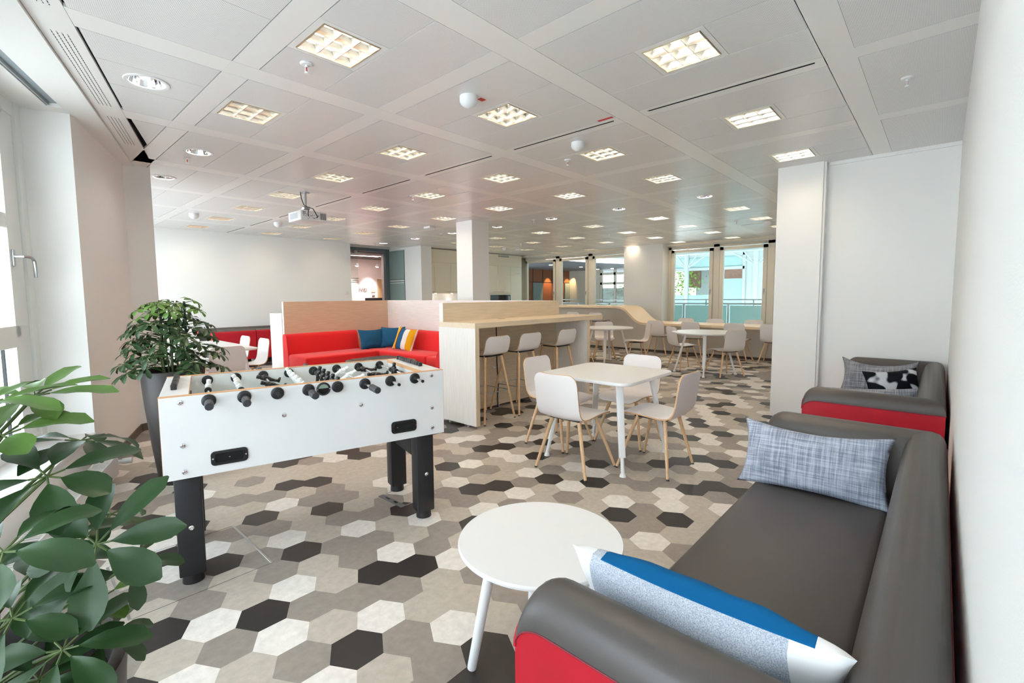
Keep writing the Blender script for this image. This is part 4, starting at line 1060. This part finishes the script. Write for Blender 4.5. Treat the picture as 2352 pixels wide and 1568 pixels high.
def cluster(par,hub,axis,n,Ln,Wd,seed,droop=.7,tilt=.25,young=False,a0=None,span=2*pi,pet=.03,rootp=None):
    rr=random.Random(seed); ax=Vector(axis).normalized(); e1=ax.orthogonal().normalized(); e2=ax.cross(e1)
    m=MB(); st=rr.random()*6.28 if a0 is None else a0
    for i in range(n):
        a=st+span*i/n+rr.uniform(-.12,.12); out=e1*cos(a)+e2*sin(a); tl=tilt+rr.uniform(-.12,.15)
        d=(out*cos(tl)+ax*sin(tl)*.6).normalized(); l_=Ln*rr.uniform(.75,1.1)
        b=Vector(hub)+d*pet
        m.tube([tuple(hub),tuple(b)],.0016,5,mi=1)
        leaflet(m,b,d,ax,l_,Wd*rr.uniform(.85,1.12),droop*rr.uniform(.5,1.4))
    if rootp is not None:
        r0=Vector(rootp); h=Vector(hub); mid=(r0+h)/2+Vector((0,0,(h-r0).length*.06)); m.tube([tuple(r0),tuple(mid),tuple(h)],.0028,6,mi=1)
    return m.build('leaf_cluster',[M_leafl if young else M_leaf,M_stem],par,smooth=50)
def pot(t,r,hh,rb):
    m=MB(); m.lathe([(0,0),(rb,0),(rb+.004,.01),(rb+(r-rb)*.45,hh*.35),(rb+(r-rb)*.80,hh*.7),(r*.985,hh-.05),(r,hh-.02),(r,hh-.005),(r-.006,hh),(r-.018,hh-.001),(r-.022,hh-.01),(r-.028,hh-.07)],n=56); m.build('pot',M_pot,t,smooth=50)
    m=MB(); RR=[]
    m.lathe([(0,hh-.035),(r*.5,hh-.038),(r-.025,hh-.05)],n=30); m.build('soil',M_soil,t)
def pole(t,x,y,z0,z1,r):
    m=MB(); n=10; RR=[]; k=int((z1-z0)/.012)
    for i in range(k+1):
        z=z0+(z1-z0)*i/k; rr_=r*(1+.10*(i%2))
        RR.append([(x+rr_*cos(2*pi*q/n),y+rr_*sin(2*pi*q/n),z) for q in range(n)])
    m.rings(RR,True,True,True); m.build('support_pole',M_stake,t,smooth=70)
# rear plant
pl=thing('potted_plant','bushy umbrella plant in a tall dark pot behind the left end of the football table','plant',(.887,4.30,0))
pot(pl,.205,.865,.125)
for x,y in ((-.05,.03),(.01,.06),(.09,-.03)): pole(pl,x,y,.82,1.385 if x<.05 else 1.375,.008)
rr=random.Random(12); m=MB()
for q in range(7):
    a=2*pi*q/7; m.tube([(.06*cos(a),.06*sin(a),.83),(.08*cos(a),.08*sin(a),1.0),(.05*cos(a+.3),.05*sin(a+.3),1.15+.12*rr.random())],.006,6)
m.build('stem',M_stem,pl)
cnt=0
for q in range(74):
    z=.855+.53*(q/73)**1.1; f=1-(z-.855)/.56; rad=(.10+.20*max(0,f)**.6)*(.45+.75*rr.random()**.6); a=q*2.399+rr.random()*.6
    if rad<.05: rad=.05
    hub=Vector((rad*cos(a),rad*sin(a),z+.02*rr.uniform(-1,1)))
    cluster(pl,hub,(cos(a)*.45,sin(a)*.45,.9),7,.095 if f>.25 else .075,.034,100+q,droop=.9,tilt=.12,young=(z>1.27),pet=.014,rootp=(hub.x*.25,hub.y*.25,z-.05))
# front plant: hubs measured from the photograph (bearing and distance), all in one pot
fp=thing('potted_plant','large umbrella plant in the left foreground, close to the camera','plant',(-.076,1.07,0))
pot(fp,.20,.80,.125)
pole(fp,-.075,.075,.76,1.47,.0115); pole(fp,.02,.12,.76,1.25,.0095)
m=MB()
for pts in ([(.0,.0,.75),(.01,.01,.9),(.03,.02,1.02),(.05,.015,1.13)],[(.03,.05,.75),(.045,.05,.9),(.05,.06,1.05)],[(-.05,.0,.75),(-.06,.03,1.0),(-.055,.05,1.2)]): m.tube(catmull(pts,4),.0085,8,taper=.005)
m.build('stem',M_stem,fp)
def ray_dir(u,v):
    x=(u-ppx)/f_px; y=(v-ppy)/f_px
    return (xr*x-yu*y+fw).normalized()
FP=[ # u, v, horizontal distance, axis (toward camera / up mix), leaflets, length, width, droop, tilt, seed
 (80,908,1.12,(.0,-.25,1),8,.125,.052,.35,.18,1,True),
 (186,1012,1.14,(.15,-.0,1),7,.115,.045,.85,.10,2,False),
 (222,1250,.93,(.05,-.85,.8),8,.125,.062,.35,.05,3,False),
 (108,1094,1.02,(.15,-.45,1),7,.125,.06,.7,.05,4,False),
 (8,1268,.90,(-.1,-.5,1),7,.125,.058,.55,.1,5,False),
 (145,1492,.98,(.05,-.55,1),8,.12,.052,.4,.1,8,False),
 (30,1420,.92,(-.05,-.5,1),7,.12,.05,.5,.1,9,False),
 (228,1375,1.06,(.3,-.2,1),5,.055,.032,.6,.2,11,True),
 (240,1455,1.02,(.45,-.1,1),7,.075,.034,.5,.1,12,False),
 (150,1230,1.10,(.1,-.3,1),6,.09,.045,.6,.1,13,False),
 (255,1180,1.16,(.3,-.1,1),5,.085,.036,.9,.0,14,False),
 (-40,930,1.05,(-.1,-.2,1),7,.12,.052,.5,.15,15,True),
 (5,1000,1.02,(-.1,-.4,1),6,.11,.055,.6,.1,16,True),
 (300,1295,1.0,(.5,-.3,.8),5,.09,.04,.7,.0,17,False),
 (70,1345,1.08,(0,-.3,1),6,.10,.045,.7,.1,18,False),
 (90,1560,.98,(.1,-.6,1),7,.11,.05,.5,.1,19,False)]
hub0=Vector((-.076,1.07,0))
for (u,v,dist,ax,n,Ln,Wd,dr,tl,sd,yg) in FP:
    d=ray_dir(u,v); k=dist/sqrt(d.x**2+d.y**2); P=Vector((0,0,1.4))+d*k-hub0
    # the axis is given in camera-aligned ground directions: right, away, up
    A=Rt*ax[0]+Fw*ax[1]+Vector((0,0,ax[2]))
    cluster(fp,P,A,n,Ln*.76,Wd*.76,500+sd,droop=dr,tilt=tl,young=yg,pet=.022,rootp=(P.x*.12,P.y*.12+.02,max(.78,P.z-.14)))

# ------------------------------------------------------------------ radiator, floor box, access panel
rd=thing('radiator','low white convector radiator along the floor under the left window','radiator',(Cx,Cy,0))
RM=Matrix(((wv.x,-ov.x,0,0),(wv.y,-ov.y,0,0),(0,0,1,0),(0,0,0,1)))
m=MB(RM); m.box(-3.6,-.10,.045,.150,.05,.185); m.build('body',M_white,rd,smooth=0)
def grl(m):
    m.box(-3.6,-.10,.045,.055,.185,.20); m.box(-3.6,-.10,.14,.150,.185,.20); m.box(-.11,-.10,.045,.15,.185,.20)
    for q in range(130): x=-3.58+q*.0265; m.box(x,x+.012,.055,.14,.188,.198)
m=MB(RM); grl(m); m.build('grille',M_white,rd,smooth=0)
m=MB(RM); m.cyl((-.10,.10,.13),(-.02,.10,.13),.012,n=10); m.cyl((-.05,.10,.13),(-.05,.175,.13),.015,n=12); m.cyl((-.05,.165,.13),(-.05,.225,.13),.023,n=16); m.cyl((-.05,.10,.13),(-.05,.10,.0),.009,n=8); m.build('thermostat_valve',M_white,rd)
m=MB(RM)
for x in (-3.4,-2.,-.4): m.box(x-.02,x+.02,.07,.13,0,.05)
m.build('foot',M_white,rd,smooth=0)
fb=thing('floor_box','square metal-framed floor socket box under the right legs of the football table','floor box',(1.905,2.73,0),radians(1))
m=MB(); h=.135
for x0,x1,y0,y1 in ((-h,h,-h,-h+.006),(-h,h,h-.006,h),(h-.006,h,-h,h)): m.box(x0,x1,y0,y1,.0003,.0016)
m.build('frame',M_steel,fb,smooth=0)
m=MB(); m.box(-h-.035,-h+.006,-h,h,.0003,.002); m.build('flap',mat('floor_box_grey',(104,104,108),.5),fb,smooth=0)
m=MB(); m.box(-h-.018,-h-.004,-.06,-.02,.002,.003); m.box(-h-.018,-h-.004,.03,.07,.002,.003); m.build('cable_exit',M_black,fb,smooth=0)
ap=thing('floor_hatch','removable floor panel edged with two metal strips left of the football table','floor hatch',(.608,2.857,0))
for x in (-.297,.297): m=MB(); m.bb(x-.006,x+.006,-.30,.30,.0002,.0022,.0008,1); m.build('metal_strip',M_steel,ap)
m=MB()
for y in (-.302,.302): m.box(-.29,.29,y-.001,y+.001,.0002,.0009)
m.build('joint_line',mat('joint_dark',(70,68,66),.7),ap,smooth=0)

# ------------------------------------------------------------------ kitchen
def cab(lab,x0,x1,z0,z1,hx=None,hz=None,hl=.13,nm='wall_cabinet',grp='cream kitchen wall cabinets',depth=.36,split=None):
    t=thing(nm,lab,'cabinet',((x0+x1)/2,10.85,0),0,grp); X=(x1-x0)/2; D0=.585 if depth>.5 else depth
    m=MB(); m.box(-X,X,.02,D0,z0,z1); m.build('body',M_kit,t,smooth=0)
    doors=[(z0,z1)] if not split else [(z0,split),(split,z1)]
    for a,b in doors:
        m=MB(); m.bb(-X+.002,X-.002,0,.02,a+.002,b-.002,.002,1); d=m.build('door',M_kit,t)
        if hx is not None and (not split or a==split):
            m=MB(); m.bb(hx-(x0+x1)/2-hl/2,hx-(x0+x1)/2+hl/2,-.03,-.022,hz-.006,hz+.006,.002,1); 
            for q in (-1,1): m.cyl((hx-(x0+x1)/2+q*hl*.4,-.024,hz),(hx-(x0+x1)/2+q*hl*.4,0,hz),.004,n=6)
            m.build('handle',M_handle,d)
    return t
cab('cream kitchen wall cabinet next to the pier, narrow one',8.285,8.625,1.474,2.372,8.50,1.525,.2)
cab('cream kitchen wall cabinet, wide one second from the pier',8.628,9.232,1.474,2.372,9.11,1.525,.2)
cab('cream kitchen wall cabinet just left of the middle pillar',9.235,9.84,1.474,2.372,9.36,1.525,.2)
cab('cream kitchen wall cabinet hidden behind the middle pillar',9.843,10.64,1.474,2.372,10.5,1.525,.2)
cab('cream kitchen cabinet above the oven, left door right of the middle pillar',10.643,11.258,1.47,2.372,11.13,1.525,.22,depth=.6)
cab('cream kitchen cabinet above the oven, right door',11.261,11.873,1.47,2.372,11.41,1.525,.22,depth=.6)
cab('tall cream kitchen cabinet at the window end',11.877,12.44,.1,2.372,12.22,2.14,.22,'tall_cabinet',None or 'tall kitchen cabinets',.6,2.088)
fc=thing('cabinet_fascia','long cream fascia panel above the kitchen cabinets with an air grille','fascia',(8.285,10.85,2.376))
m=MB(); m.box(0,4.155,0,.02,0,.375); m.build('panel',M_kit,fc,smooth=0)
m=MB(); m.box(3.0,3.5,-.006,.0,.29,.345,0)
for q in range(4): m.box(3.005,3.495,-.008,-.005,.295+q*.0125,.301+q*.0125,1)
m.build('air_grille',[mat('grille_grey',(140,142,130),.5),M_steel],fc,smooth=0)
m=MB(); m.box(8.285,10.64,11.20,11.22,.9,1.48); tag(m.build('splashback',M_white,smooth=0),'white kitchen backsplash lit from under the wall cabinets','splashback')
kb=thing('kitchen_base_unit','cream kitchen base units with worktop behind the partition','cabinet',(8.285,10.85,0))
m=MB(); m.box(0,2.355,.02,.58,0,.86); m.build('body',M_kit,kb,smooth=0); m=MB(); m.box(0,2.355,-.02,.37,.86,.90); m.build('worktop',M_white,kb,smooth=0)
ov_=thing('oven','black built-in oven in the kitchen tall units','oven',(11.26,10.85,0)); 
m=MB(); m.box(-.615,.61,.0,.585,0,.98); m.build('lower_cabinet',M_kit,ov_,smooth=0)
m=MB(); m.box(-.615,-.372,.0,.585,.98,1.465); m.box(.597,.611,0,.585,.98,1.465); m.box(-.372,.597,0,.585,1.42,1.465); m.build('surround',M_kit,ov_,smooth=0)
m=MB(); m.bb(-.370,.595,-.008,.5,.985,1.419,.004,1); m.build('door',mat('oven_glass',(16,18,20),.08),ov_)
m=MB(); m.bb(.50,.545,-.010,-.007,1.10,1.38,.002,1); m.build('control_panel',M_steel,ov_)
for n,x in enumerate((8.78,9.40,10.1)):
    m=MB(); m.cyl((x,11.02,1.474),(x,11.02,1.466),.03,n=16); o=tag(m.build('under_cabinet_light',mat('spot_glow',(255,255,255),emit=(255,236,214),es=26.)),'small spot light under the kitchen wall cabinets, %s from the pier'%ORD[n],'light','under-cabinet spots')
    l=bpy.data.lights.new('spot_lamp','SPOT'); l.energy=9; l.spot_size=radians(105); l.spot_blend=.6; l.color=(1,.93,.86); l.shadow_soft_size=.02; lo=bpy.data.objects.new('spot_lamp',l); C.objects.link(lo); lo.parent=o; lo.location=(x,11.02,1.462)

# ------------------------------------------------------------------ glass doorway and lobby beyond
fr=MB(); fr.box(6.26,7.92,12.06,12.16,2.685,2.77); fr.box(7.785,7.92,12.05,12.17,0,2.72); fr.box(6.26,6.33,12.06,12.16,0,2.70)
D1=struct(fr,'door_1',mat('door_frame_grey',(96,110,116),.4))
m=MB(); m.quad((6.33,12.11,0),(6.925,12.11,0),(6.925,12.11,2.685),(6.33,12.11,2.685)); m.build('side_pane',M_glass,D1,smooth=0)
m=MB()
for z in (1.79,1.84,1.895): m.box(6.33,6.92,12.106,12.108,z,z+.022)
m.build('safety_stripe',mat('etched_stripe',(220,224,222),.4),D1,smooth=0)
m=MB(); m.bb(6.80,6.90,12.07,12.15,2.60,2.70,.004); m.build('pane_clamp',M_steel,D1)
gl=thing('glass_door','open frosted glass door leaf standing against the white pier','door',(7.905,11.31,0))
m=MB(); m.box(0,.010,0,.74,.05,2.71); m.build('pane',frosted('frosted_green',(168,190,188),.62),gl,smooth=0)
m=MB()
for z,c in ((1.80,0),(1.865,0),(1.83,1),(1.775,1)): m.box(-.002,.0,.01,.73,z,z+.03,c)
m.build('stripe',[mat('stripe_dark',(96,112,112),.5),mat('stripe_light',(206,218,216),.5)],gl,smooth=0)
m=MB(); m.box(-.002,.012,-.006,.0,.05,2.71); m.box(-.004,.014,.30,.5,0,.05); m.build('edge_profile',mat('glass_edge',(60,84,86),.3),gl,smooth=0)
lb=MB(); lb.box(5.6,13.2,14.5,14.6,0,3.0); lb.box(5.5,5.6,12.2,14.6,0,3.); lb.box(10.4,10.5,12.4,14.5,0,3.); lb.box(5.5,6.26,12.2,12.3,0,3.); lb.box(7.92,10.5,12.4,12.5,0,3.); lb.box(9.28,9.32,13.2,14.5,1.97,3.0)
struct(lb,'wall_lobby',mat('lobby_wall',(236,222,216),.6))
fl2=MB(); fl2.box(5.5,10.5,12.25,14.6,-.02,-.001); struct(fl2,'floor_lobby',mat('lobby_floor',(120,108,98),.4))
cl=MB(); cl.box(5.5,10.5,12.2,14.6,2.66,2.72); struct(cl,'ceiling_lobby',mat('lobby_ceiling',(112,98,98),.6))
cl=MB(); cl.prism([(5.7,12.22),(9.2,12.52),(5.7,13.3)],2.62,2.66); struct(cl,'trim_4',mat('lobby_bulkhead',(206,190,190),.6))
m=MB(); m.box(7.35,8.25,12.65,13.25,2.643,2.658); tag(m.build('light_panel',mat('panel_glow',(255,255,255),emit=(255,240,234),es=7.),smooth=0),'bright flat light panel on the lobby ceiling through the doorway','ceiling light')
for n,(x,lab) in enumerate(((7.93,'small wall-wash spotlight in the lobby, left one'),(8.66,'small wall-wash spotlight in the lobby, right one'))):
    t=thing('spotlight',lab,'spotlight',(x,13.9,2.42),0,'lobby spotlights')
    m=MB(); m.cyl((0,0,.18),(0,0,.06),.006,n=8); m.cyl((0,-.01,.06),(0,.03,-.03),.04,.05,14); m.build('housing',M_white,t)
    m=MB(); m.cyl((0,.031,-.031),(0,.034,-.036),.047,n=14); m.build('lens',mat('spot_glow2',(255,255,255),emit=(255,232,224),es=18.),t)
    l=bpy.data.lights.new('wall_washer','SPOT'); l.energy=42; l.spot_size=radians(62); l.spot_blend=.8; l.color=(1,.88,.85); l.shadow_soft_size=.04; lo=bpy.data.objects.new('wall_washer',l); C.objects.link(lo); lo.parent=t; lo.location=(0,.05,-.06)
    d=Vector((0,.6,-1.0)); lo.rotation_euler=d.to_track_quat('-Z','Y').to_euler()
def text(nm,body,size,loc,rot,mt,ext=.004):
    cu=bpy.data.curves.new(nm,'FONT'); cu.body=body; cu.size=size; cu.extrude=ext; ob=bpy.data.objects.new(nm,cu); C.objects.link(ob)
    dg=bpy.context.evaluated_depsgraph_get(); me=bpy.data.meshes.new_from_object(ob.evaluated_get(dg)); bpy.data.objects.remove(ob)
    o=bpy.data.objects.new(nm,me); C.objects.link(o); me.materials.clear(); me.materials.append(mt); o.location=loc; o.rotation_euler=rot; return o
o=text('wall_lettering','iviti',.265,(8.285,14.49,1.555),(pi/2,0,0),mat('bronze_letters',(120,92,82),.4)); o.scale.x=.82; tag(o,'raised bronze letters on the lobby wall, the part reading iviti','sign')
m=MB(); m.box(8.76,8.90,14.47,14.49,1.55,1.73); tag(m.build('wall_plate',mat('plate_glass',(196,196,176),.3),smooth=0),'pale glass notice plate on the lobby wall beside the letters','sign')
m=MB(); m.bb(8.79,8.88,14.46,14.49,1.43,1.51,.004); m.box(8.81,8.86,14.455,14.46,1.45,1.48); tag(m.build('entry_phone',[mat('phone_grey',(214,204,204),.4)]),'small entry phone on the lobby wall below the glass plate','intercom')
m=MB(); m.bb(8.36,9.02,14.2,14.24,1.0,1.352,.008); m.box(8.6,8.8,14.18,14.26,.74,1.0); m.box(8.2,9.3,13.9,14.45,.70,.74); m.box(8.22,8.26,13.95,14.4,0,.70); m.box(9.24,9.28,13.95,14.4,0,.70); tag(m.build('reception_monitor',M_black),'black monitor on the reception desk in the lobby','monitor')
m=MB(); m.quad((9.02,14.485,1.2),(9.7,14.485,1.2),(9.7,14.485,1.98),(9.02,14.485,1.98)); m.box(9.0,9.02,14.47,14.49,1.0,2.0); m.box(9.0,9.7,14.47,14.49,1.98,2.0); tag(m.build('wall_niche',mat('niche_tan',(206,172,128),.6),smooth=0),'tan framed wall recess in the lobby to the right of the letters','niche')
orc=thing('orchid','white potted orchid at the lobby desk through the doorway','plant',(8.93,13.75,0))
m=MB(); m.lathe([(0,.95),(.05,.95),(.06,1.06)],n=14); m.build('pot',M_white,orc); m=MB(); m.box(-.2,.2,-.15,.15,0,.95); m.build('pedestal',M_white,orc,smooth=0)
m=MB(); m.tube([(0,0,1.05),(.01,0,1.2),(.0,0,1.38),(-.08,0,1.45),(-.14,0,1.44)],.005,6); m.build('stem',M_stem,orc)
m=MB()
for (x,z) in ((-.02,1.40),(-.06,1.44),(-.11,1.455),(-.15,1.43),(.02,1.36)):
    for q in range(5): a=2*pi*q/5; m.add([(x,-.01,z),(x+.022*cos(a-.5),-.012,z+.022*sin(a-.5)),(x+.038*cos(a),-.014,z+.038*sin(a)),(x+.022*cos(a+.5),-.012,z+.022*sin(a+.5))],[(0,1,2,3)])
m.build('flowers',mat('petal_white',(248,244,240),.5),orc)
m=MB()
for a in (0,2,4): leaflet(m,(0,0,1.06),(cos(a),sin(a),.5),(0,0,1),.16,.05,.9)
m.build('leaves',M_leaf,orc)
ts=thing('thermostat','small white wall thermostat on the far wall beside the doorway','thermostat',(6.10,11.30,1.50))
m=MB(); m.bb(-.042,.042,-.026,0,-.042,.042,.005); m.build('housing',M_white,ts); m=MB(); m.bb(-.03,-.004,-.028,-.025,-.03,.03,.002,1); m.build('button',mat('switch_offwhite',(226,224,218),.4),ts)

# ------------------------------------------------------------------ atrium beyond the right-hand windows
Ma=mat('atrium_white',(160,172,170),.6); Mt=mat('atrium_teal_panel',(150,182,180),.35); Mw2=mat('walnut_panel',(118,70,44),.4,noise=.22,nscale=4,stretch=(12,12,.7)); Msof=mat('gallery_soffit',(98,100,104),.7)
g=MB(); g.box(13.05,14.75,-2,10.2,-.25,-.002); g.box(14.75,30.,-6,10.2,-4.2,-4.); g.box(13.05,27,10.2,18,-.25,-.02); struct(g,'floor_atrium',mat('atrium_floor',(196,198,194),.5))
M_bal=frosted('balustrade_glass',(184,214,212),.72)
bal=thing('balustrade','frosted glass balustrade with double steel handrails outside the right windows','balustrade',(14.6,6.,0))
m=MB(); 
for z,r_ in ((1.222,.016),(1.10,.024)): m.tube([(0,-4.5,z),(0,4.9,z)],r_,10)
m.build('handrail',M_steel,bal)
for q in range(7):
    y=-4.01+q*1.33; m=MB(); m.box(-.02,.02,y-.03,y+.03,0,1.1); m.box(-.015,.015,y-.70,y-.67,1.05,1.24); m.build('post',M_steel,bal,smooth=0)
    m=MB(); m.box(-.006,.006,y+.05,y+1.28,.06,1.05); m.build('glass_panel',M_bal,bal,smooth=0)
# gallery at the back left: walnut wall, dark soffit with a glowing curved edge, glazed doors
w_=MB(); w_.box(15.,21.3,14.55,14.7,-.02,2.70); struct(w_,'wall_gallery',Mw2)
w_=MB()
for x in (17.5,18.25,19.0,19.85,20.6): w_.box(x-.010,x+.010,14.535,14.55,0,2.7)
w_.box(15,21.3,14.535,14.55,2.02,2.04); struct(w_,'trim_5',M_dark)
w_=MB(); w_.box(17.5,18.2,14.50,14.54,0,2.0); w_.box(20.05,20.6,14.5,14.54,0,2.0); tag(w_.build('wall_screen',mat('grey_green_panel',(112,124,120),.3),smooth=0),'grey green glass panels set into the walnut gallery wall','panel')
P=[(12.9,10.75),(13.3,10.55),(14.,10.35),(15.,10.28),(16.,10.2),(17.,9.95),(18.,9.5),(19.,8.9)]
P=catmull(P,4)
so=MB(); so.prism(P+[(26,8.9),(26,18),(12.9,18)],2.64,2.74); struct(so,'ceiling_gallery',Msof)
gb=MB(); gb.rings([[(x,y-.02,2.66),(x,y-.02,2.86),(x,y+.08,2.86),(x,y+.08,2.66)] for x,y in P],True,True,True); tag(gb.build('light_cove',mat('cove_glow',(255,255,255),emit=(255,226,216),es=1.3)),'glowing curved light cove along the gallery edge seen through the left windows','light cove')
gb=MB(); gb.rings([[(x,y-.06,2.86),(x,y-.06,5.5),(x,y+.2,5.5),(x,y+.2,2.86)] for x,y in P],True,True,True); struct(gb,'wall_gallery_upper',Ma)
for n,(x,y) in enumerate(((15.6,12.0),(17.8,12.0),(20.0,12.5),(20.,11.7))):
    m=MB(); m.cyl((x,y,2.642),(x,y,2.632),.07,n=16); tag(m.build('gallery_spot',mat('spot_glow3',(255,255,255),emit=(255,240,225),es=9.)),'small round spotlight in the dark gallery soffit, %s from the left'%ORD[n],'spotlight','gallery soffit spots')
for x in (18.65,20.3):
    l=bpy.data.lights.new('walnut_washer','SPOT'); l.energy=90; l.spot_size=radians(62); l.spot_blend=.6; l.color=(1,.60,.28); lo=bpy.data.objects.new('walnut_washer',l); C.objects.link(lo); lo.location=(x,14.1,2.6); lo.rotation_euler=Vector((0,.42,-1)).to_track_quat('-Z','Y').to_euler()
gs=MB()
for y in (12.62,11.86,11.05,10.2): gs.box(20.5,20.6,y-.06,y+.06,0,2.64)
for z in (1.95,2.42): gs.box(20.5,20.6,10.2,12.7,z-.06,z+.06)
gs.box(20.5,20.6,12.7,14.55,0,2.64)
struct(gs,'door_2',mat('gallery_frame',(176,172,160),.5))
gp=MB(); gp.box(20.53,20.55,10.2,12.65,0,1.72); tag(gp.build('frosted_screen',frosted('frosted_olive',(128,138,124),.8),smooth=0),'frosted glazed screen across the gallery','screen')
# glass facade across the atrium for the right pair of windows
fc_=MB()
for y in (9.5,8.1,6.95,5.82): fc_.box(20.0,20.14,y-.055,y+.055,-4,4.2)
for z in (2.43,2.98,-.05): fc_.box(20.0,20.12,5.8,9.6,z-.055,z+.055)
struct(fc_,'wall_atrium_frame',Ma)
fp_=MB(); fp_.box(20.05,20.08,5.85,9.6,2.45,2.95); fp_.box(20.05,20.08,5.85,6.95,-.05,2.0); fp_.box(20.05,20.08,7.0,9.6,-.05,1.35); struct(fp_,'wall_atrium_panels',frosted('teal_glazing',(150,182,180),.85))
fq=MB(); fq.box(26.,26.2,-4,10.,-4,5.5); fq.box(20.05,20.3,-6,5.8,-4,4.4); struct(fq,'wall_atrium_back',Ma)
m=MB()
for y in (5.55,4.6,3.4): m.box(20.035,20.05,y-.01,y+.01,-3,2.84)
m.box(20.035,20.05,3.,5.6,2.83,2.85); struct(m,'trim_7',mat('joint_grey',(160,172,170),.6))
br=MB(); br.box(22.9,23.0,5.9,7.5,1.9,2.6); br.box(22.9,23.,8.6,9.3,1.7,2.6); struct(br,'trim_6',mat('brick_brown',(150,116,100),.8,noise=.2,nscale=12))
col=thing('steel_column','white steel column with branching struts in the atrium, right-hand window','column',(19.4,5.22,-4))
m=MB(); m.cyl((0,0,0),(0,0,7.0),.09,n=18); m.build('shaft',Ma,col)
for dy in (-1.1,-.55,.55,1.1):
    m=MB(); m.cyl((0,0,6.45),(0,dy,7.15),.034,n=8); m.build('strut',Ma,col)
col2=dup(col,'second branching white steel column in the atrium, left-hand window',(19.6,7.95,-4))
m=MB(); m.tube([(17.8,1.5,2.92),(17.8,9.8,2.92)],.055,10); tag(m.build('roof_beam',Ma),'white horizontal tube beam across the atrium above the columns','beam')
rf2=MB(); rf2.box(13.05,17.2,-6,10.3,5.4,5.5); rf2.box(18.2,27,-6,10.3,5.4,5.5); rf2.box(13.05,27,-6.2,-6,-4,5.5); rf2.box(12.9,13.05,-6,11,3.2,5.5); struct(rf2,'ceiling_sky_blocker',Ma)  # added unseen roof and sides with a gap, to cut the atrium's sky light
tr=random.Random(4); m=MB()
for (cx,cyy,cz,sx,sy,sz,n) in ((22.3,9.3,1.9,.3,.45,.55,500),(22.5,12.0,1.5,.3,.5,.16,600)):
    for q in range(n):
        c=Vector((cx+tr.gauss(0,sx),cyy+tr.gauss(0,sy),cz+tr.gauss(0,sz))); d=Vector((tr.uniform(-1,1),tr.uniform(-1,1),tr.uniform(-1,1))).normalized(); m.add([tuple(c),tuple(c+d*.08+Vector((0,0,.04))),tuple(c+d*.16),tuple(c+d*.08-Vector((0,0,.04)))],[(0,1,2,3)])
tag(m.build('tree_foliage',mat('spring_green',(150,196,80),.6),smooth=0),'bright green tree foliage seen through the atrium glazing','tree',kind='stuff')

# ------------------------------------------------------------------ outside the left window: pale paving far below
gd=MB(); gd.box(-30,-3,-12,26,-4.5,-4.4); struct(gd,'ground_outside',mat('pale_paving',(206,206,204),.8))
